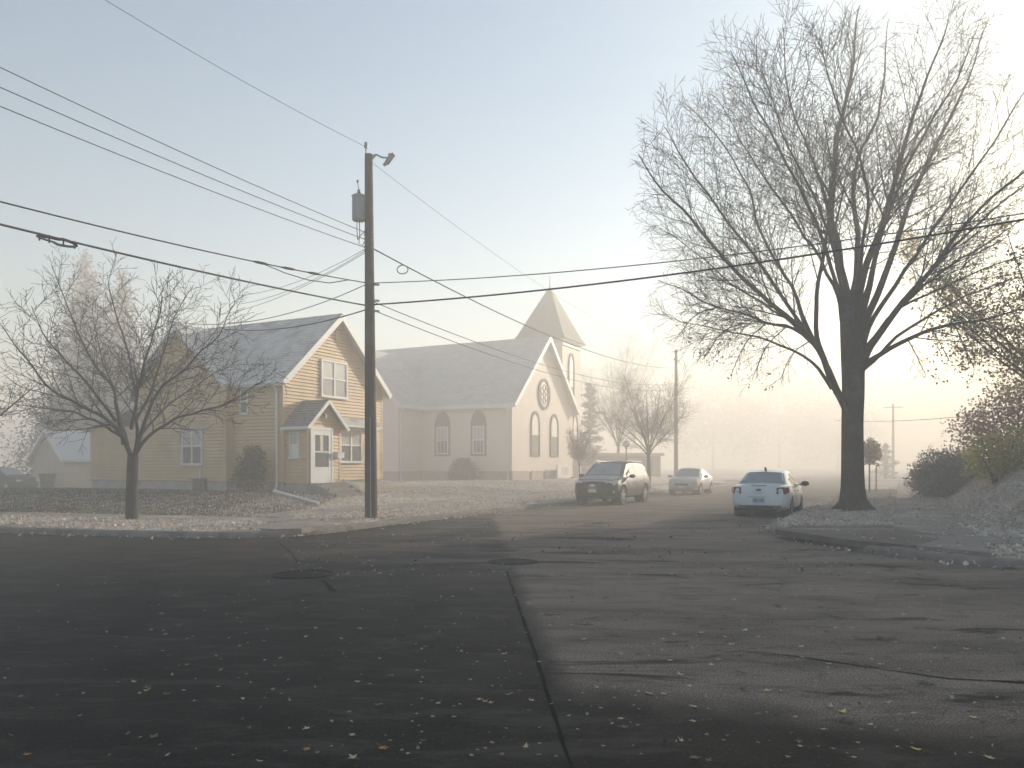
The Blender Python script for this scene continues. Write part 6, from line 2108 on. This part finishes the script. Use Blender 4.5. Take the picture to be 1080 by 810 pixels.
# small bits of leaf strewn between them
pts = []
while len(pts) < 420:
    px = rl.uniform(0, 1080); py = 600 + 200 * rl.random()
    if rl.random() > (0.25 + 0.75 * min(1, px / 430)) * (0.6 + 0.6 * mnoise.noise((px / 160, py / 60, 8.8))):
        continue
    g_ = gp(px, py)
    if sdist(np.array([[g_.x, g_.y]]), KR)[0][0] > -0.2:
        continue
    pts.append((g_.x, g_.y, 0.010))
kind(cards(np.array(pts), 0.028, 43, 'leaf_bits', 'leaf_litter', flat=0.85), 'stuff')
# farther specks: too many and too small to tell apart
pts = []
while len(pts) < 600:
    px = rl.uniform(300, 900); py = 548 + 60 * rl.random()
    g_ = gp(px, py)
    if sdist(np.array([[g_.x, g_.y]]), KR)[0][0] > -0.15 or sdist(np.array([[g_.x, g_.y]]), KL)[0][0] > -0.15:
        continue
    if mnoise.noise((px / 90, py / 14, 1.0)) < rl.uniform(-0.5, 0.6):
        continue
    pts.append((g_.x, g_.y, 0.015))
kind(cards(np.array(pts), 0.06, 41, 'leaf_bits', 'leaf_litter', flat=0.9), 'stuff')

# ================================================================== AIR, LIGHT, CAMERA
SIGMA = 0.0136
mb = MB(); mb.box(-160, 160, -23, 330, -1.8, 19.5)
hz = mb.build('haze', None); kind(hz, 'stuff')
m = bpy.data.materials.new('haze'); m.use_nodes = True
nt = m.node_tree; nt.nodes.clear()
out = nt.nodes.new('ShaderNodeOutputMaterial'); pv = nt.nodes.new('ShaderNodeVolumePrincipled')
pv.inputs['Color'].default_value = (1.0, 0.945, 0.89, 1)
pv.inputs['Density'].default_value = SIGMA
pv.inputs['Anisotropy'].default_value = 0.30
nt.links.new(pv.outputs[0], out.inputs['Volume'])
hz.data.materials.append(m)

SUN_EL, SUN_AZ = R(15), R(47)      # azimuth: clockwise from the view direction
w = bpy.data.worlds.new('World'); SC.world = w; w.use_nodes = True
nt = w.node_tree; bg = nt.nodes['Background']
sky = nt.nodes.new('ShaderNodeTexSky'); sky.sky_type = 'NISHITA'; sky.sun_disc = False
sky.sun_elevation = SUN_EL; sky.sun_rotation = SUN_AZ
sky.air_density = 1.0; sky.dust_density = 1.5; sky.ozone_density = 1.0
tint = nt.nodes.new('ShaderNodeMix'); tint.data_type = 'RGBA'; tint.blend_type = 'MULTIPLY'; tint.inputs[0].default_value = 1.0
tint.inputs[7].default_value = (0.885, 0.985, 0.985, 1)
nt.links.new(sky.outputs[0], tint.inputs[6]); nt.links.new(tint.outputs[2], bg.inputs['Color']); bg.inputs['Strength'].default_value = 0.112
sl = bpy.data.lights.new('sun', 'SUN'); sl.energy = 4.3; sl.angle = R(0.53); sl.color = (1.0, 0.885, 0.72)
so = bpy.data.objects.new('sun', sl); COL.objects.link(so)
S = Vector((math.sin(SUN_AZ) * math.cos(SUN_EL), math.cos(SUN_AZ) * math.cos(SUN_EL), math.sin(SUN_EL)))
so.rotation_euler = (-S).to_track_quat('-Z', 'Y').to_euler()

cd_ = bpy.data.cameras.new('camera'); cam = bpy.data.objects.new('camera', cd_); COL.objects.link(cam)
cam.location = (0, 0, EYE); cam.rotation_euler = (R(90), 0, 0)
cd_.sensor_width = 36.0; cd_.lens = 27.0; cd_.shift_y = 86.0 / 1080.0; cd_.clip_start = 0.05; cd_.clip_end = 2000
SC.camera = cam
SC.view_settings.view_transform = 'Standard'; SC.view_settings.look = 'None'; SC.view_settings.gamma = 1.0; SC.view_settings.use_curve_mapping = False
SC.view_settings.exposure = 1.0
SC.render.engine = 'CYCLES'
cy = SC.cycles
cy.use_denoising = True
try:
    cy.denoiser = 'OPENIMAGEDENOISE'; cy.denoising_input_passes = 'RGB_ALBEDO_NORMAL'; cy.denoising_prefilter = 'ACCURATE'
except Exception:
    pass
cy.max_bounces = 6; cy.diffuse_bounces = 3; cy.glossy_bounces = 3; cy.volume_bounces = 2; cy.transparent_max_bounces = 8
cy.caustics_reflective = False; cy.caustics_refractive = False
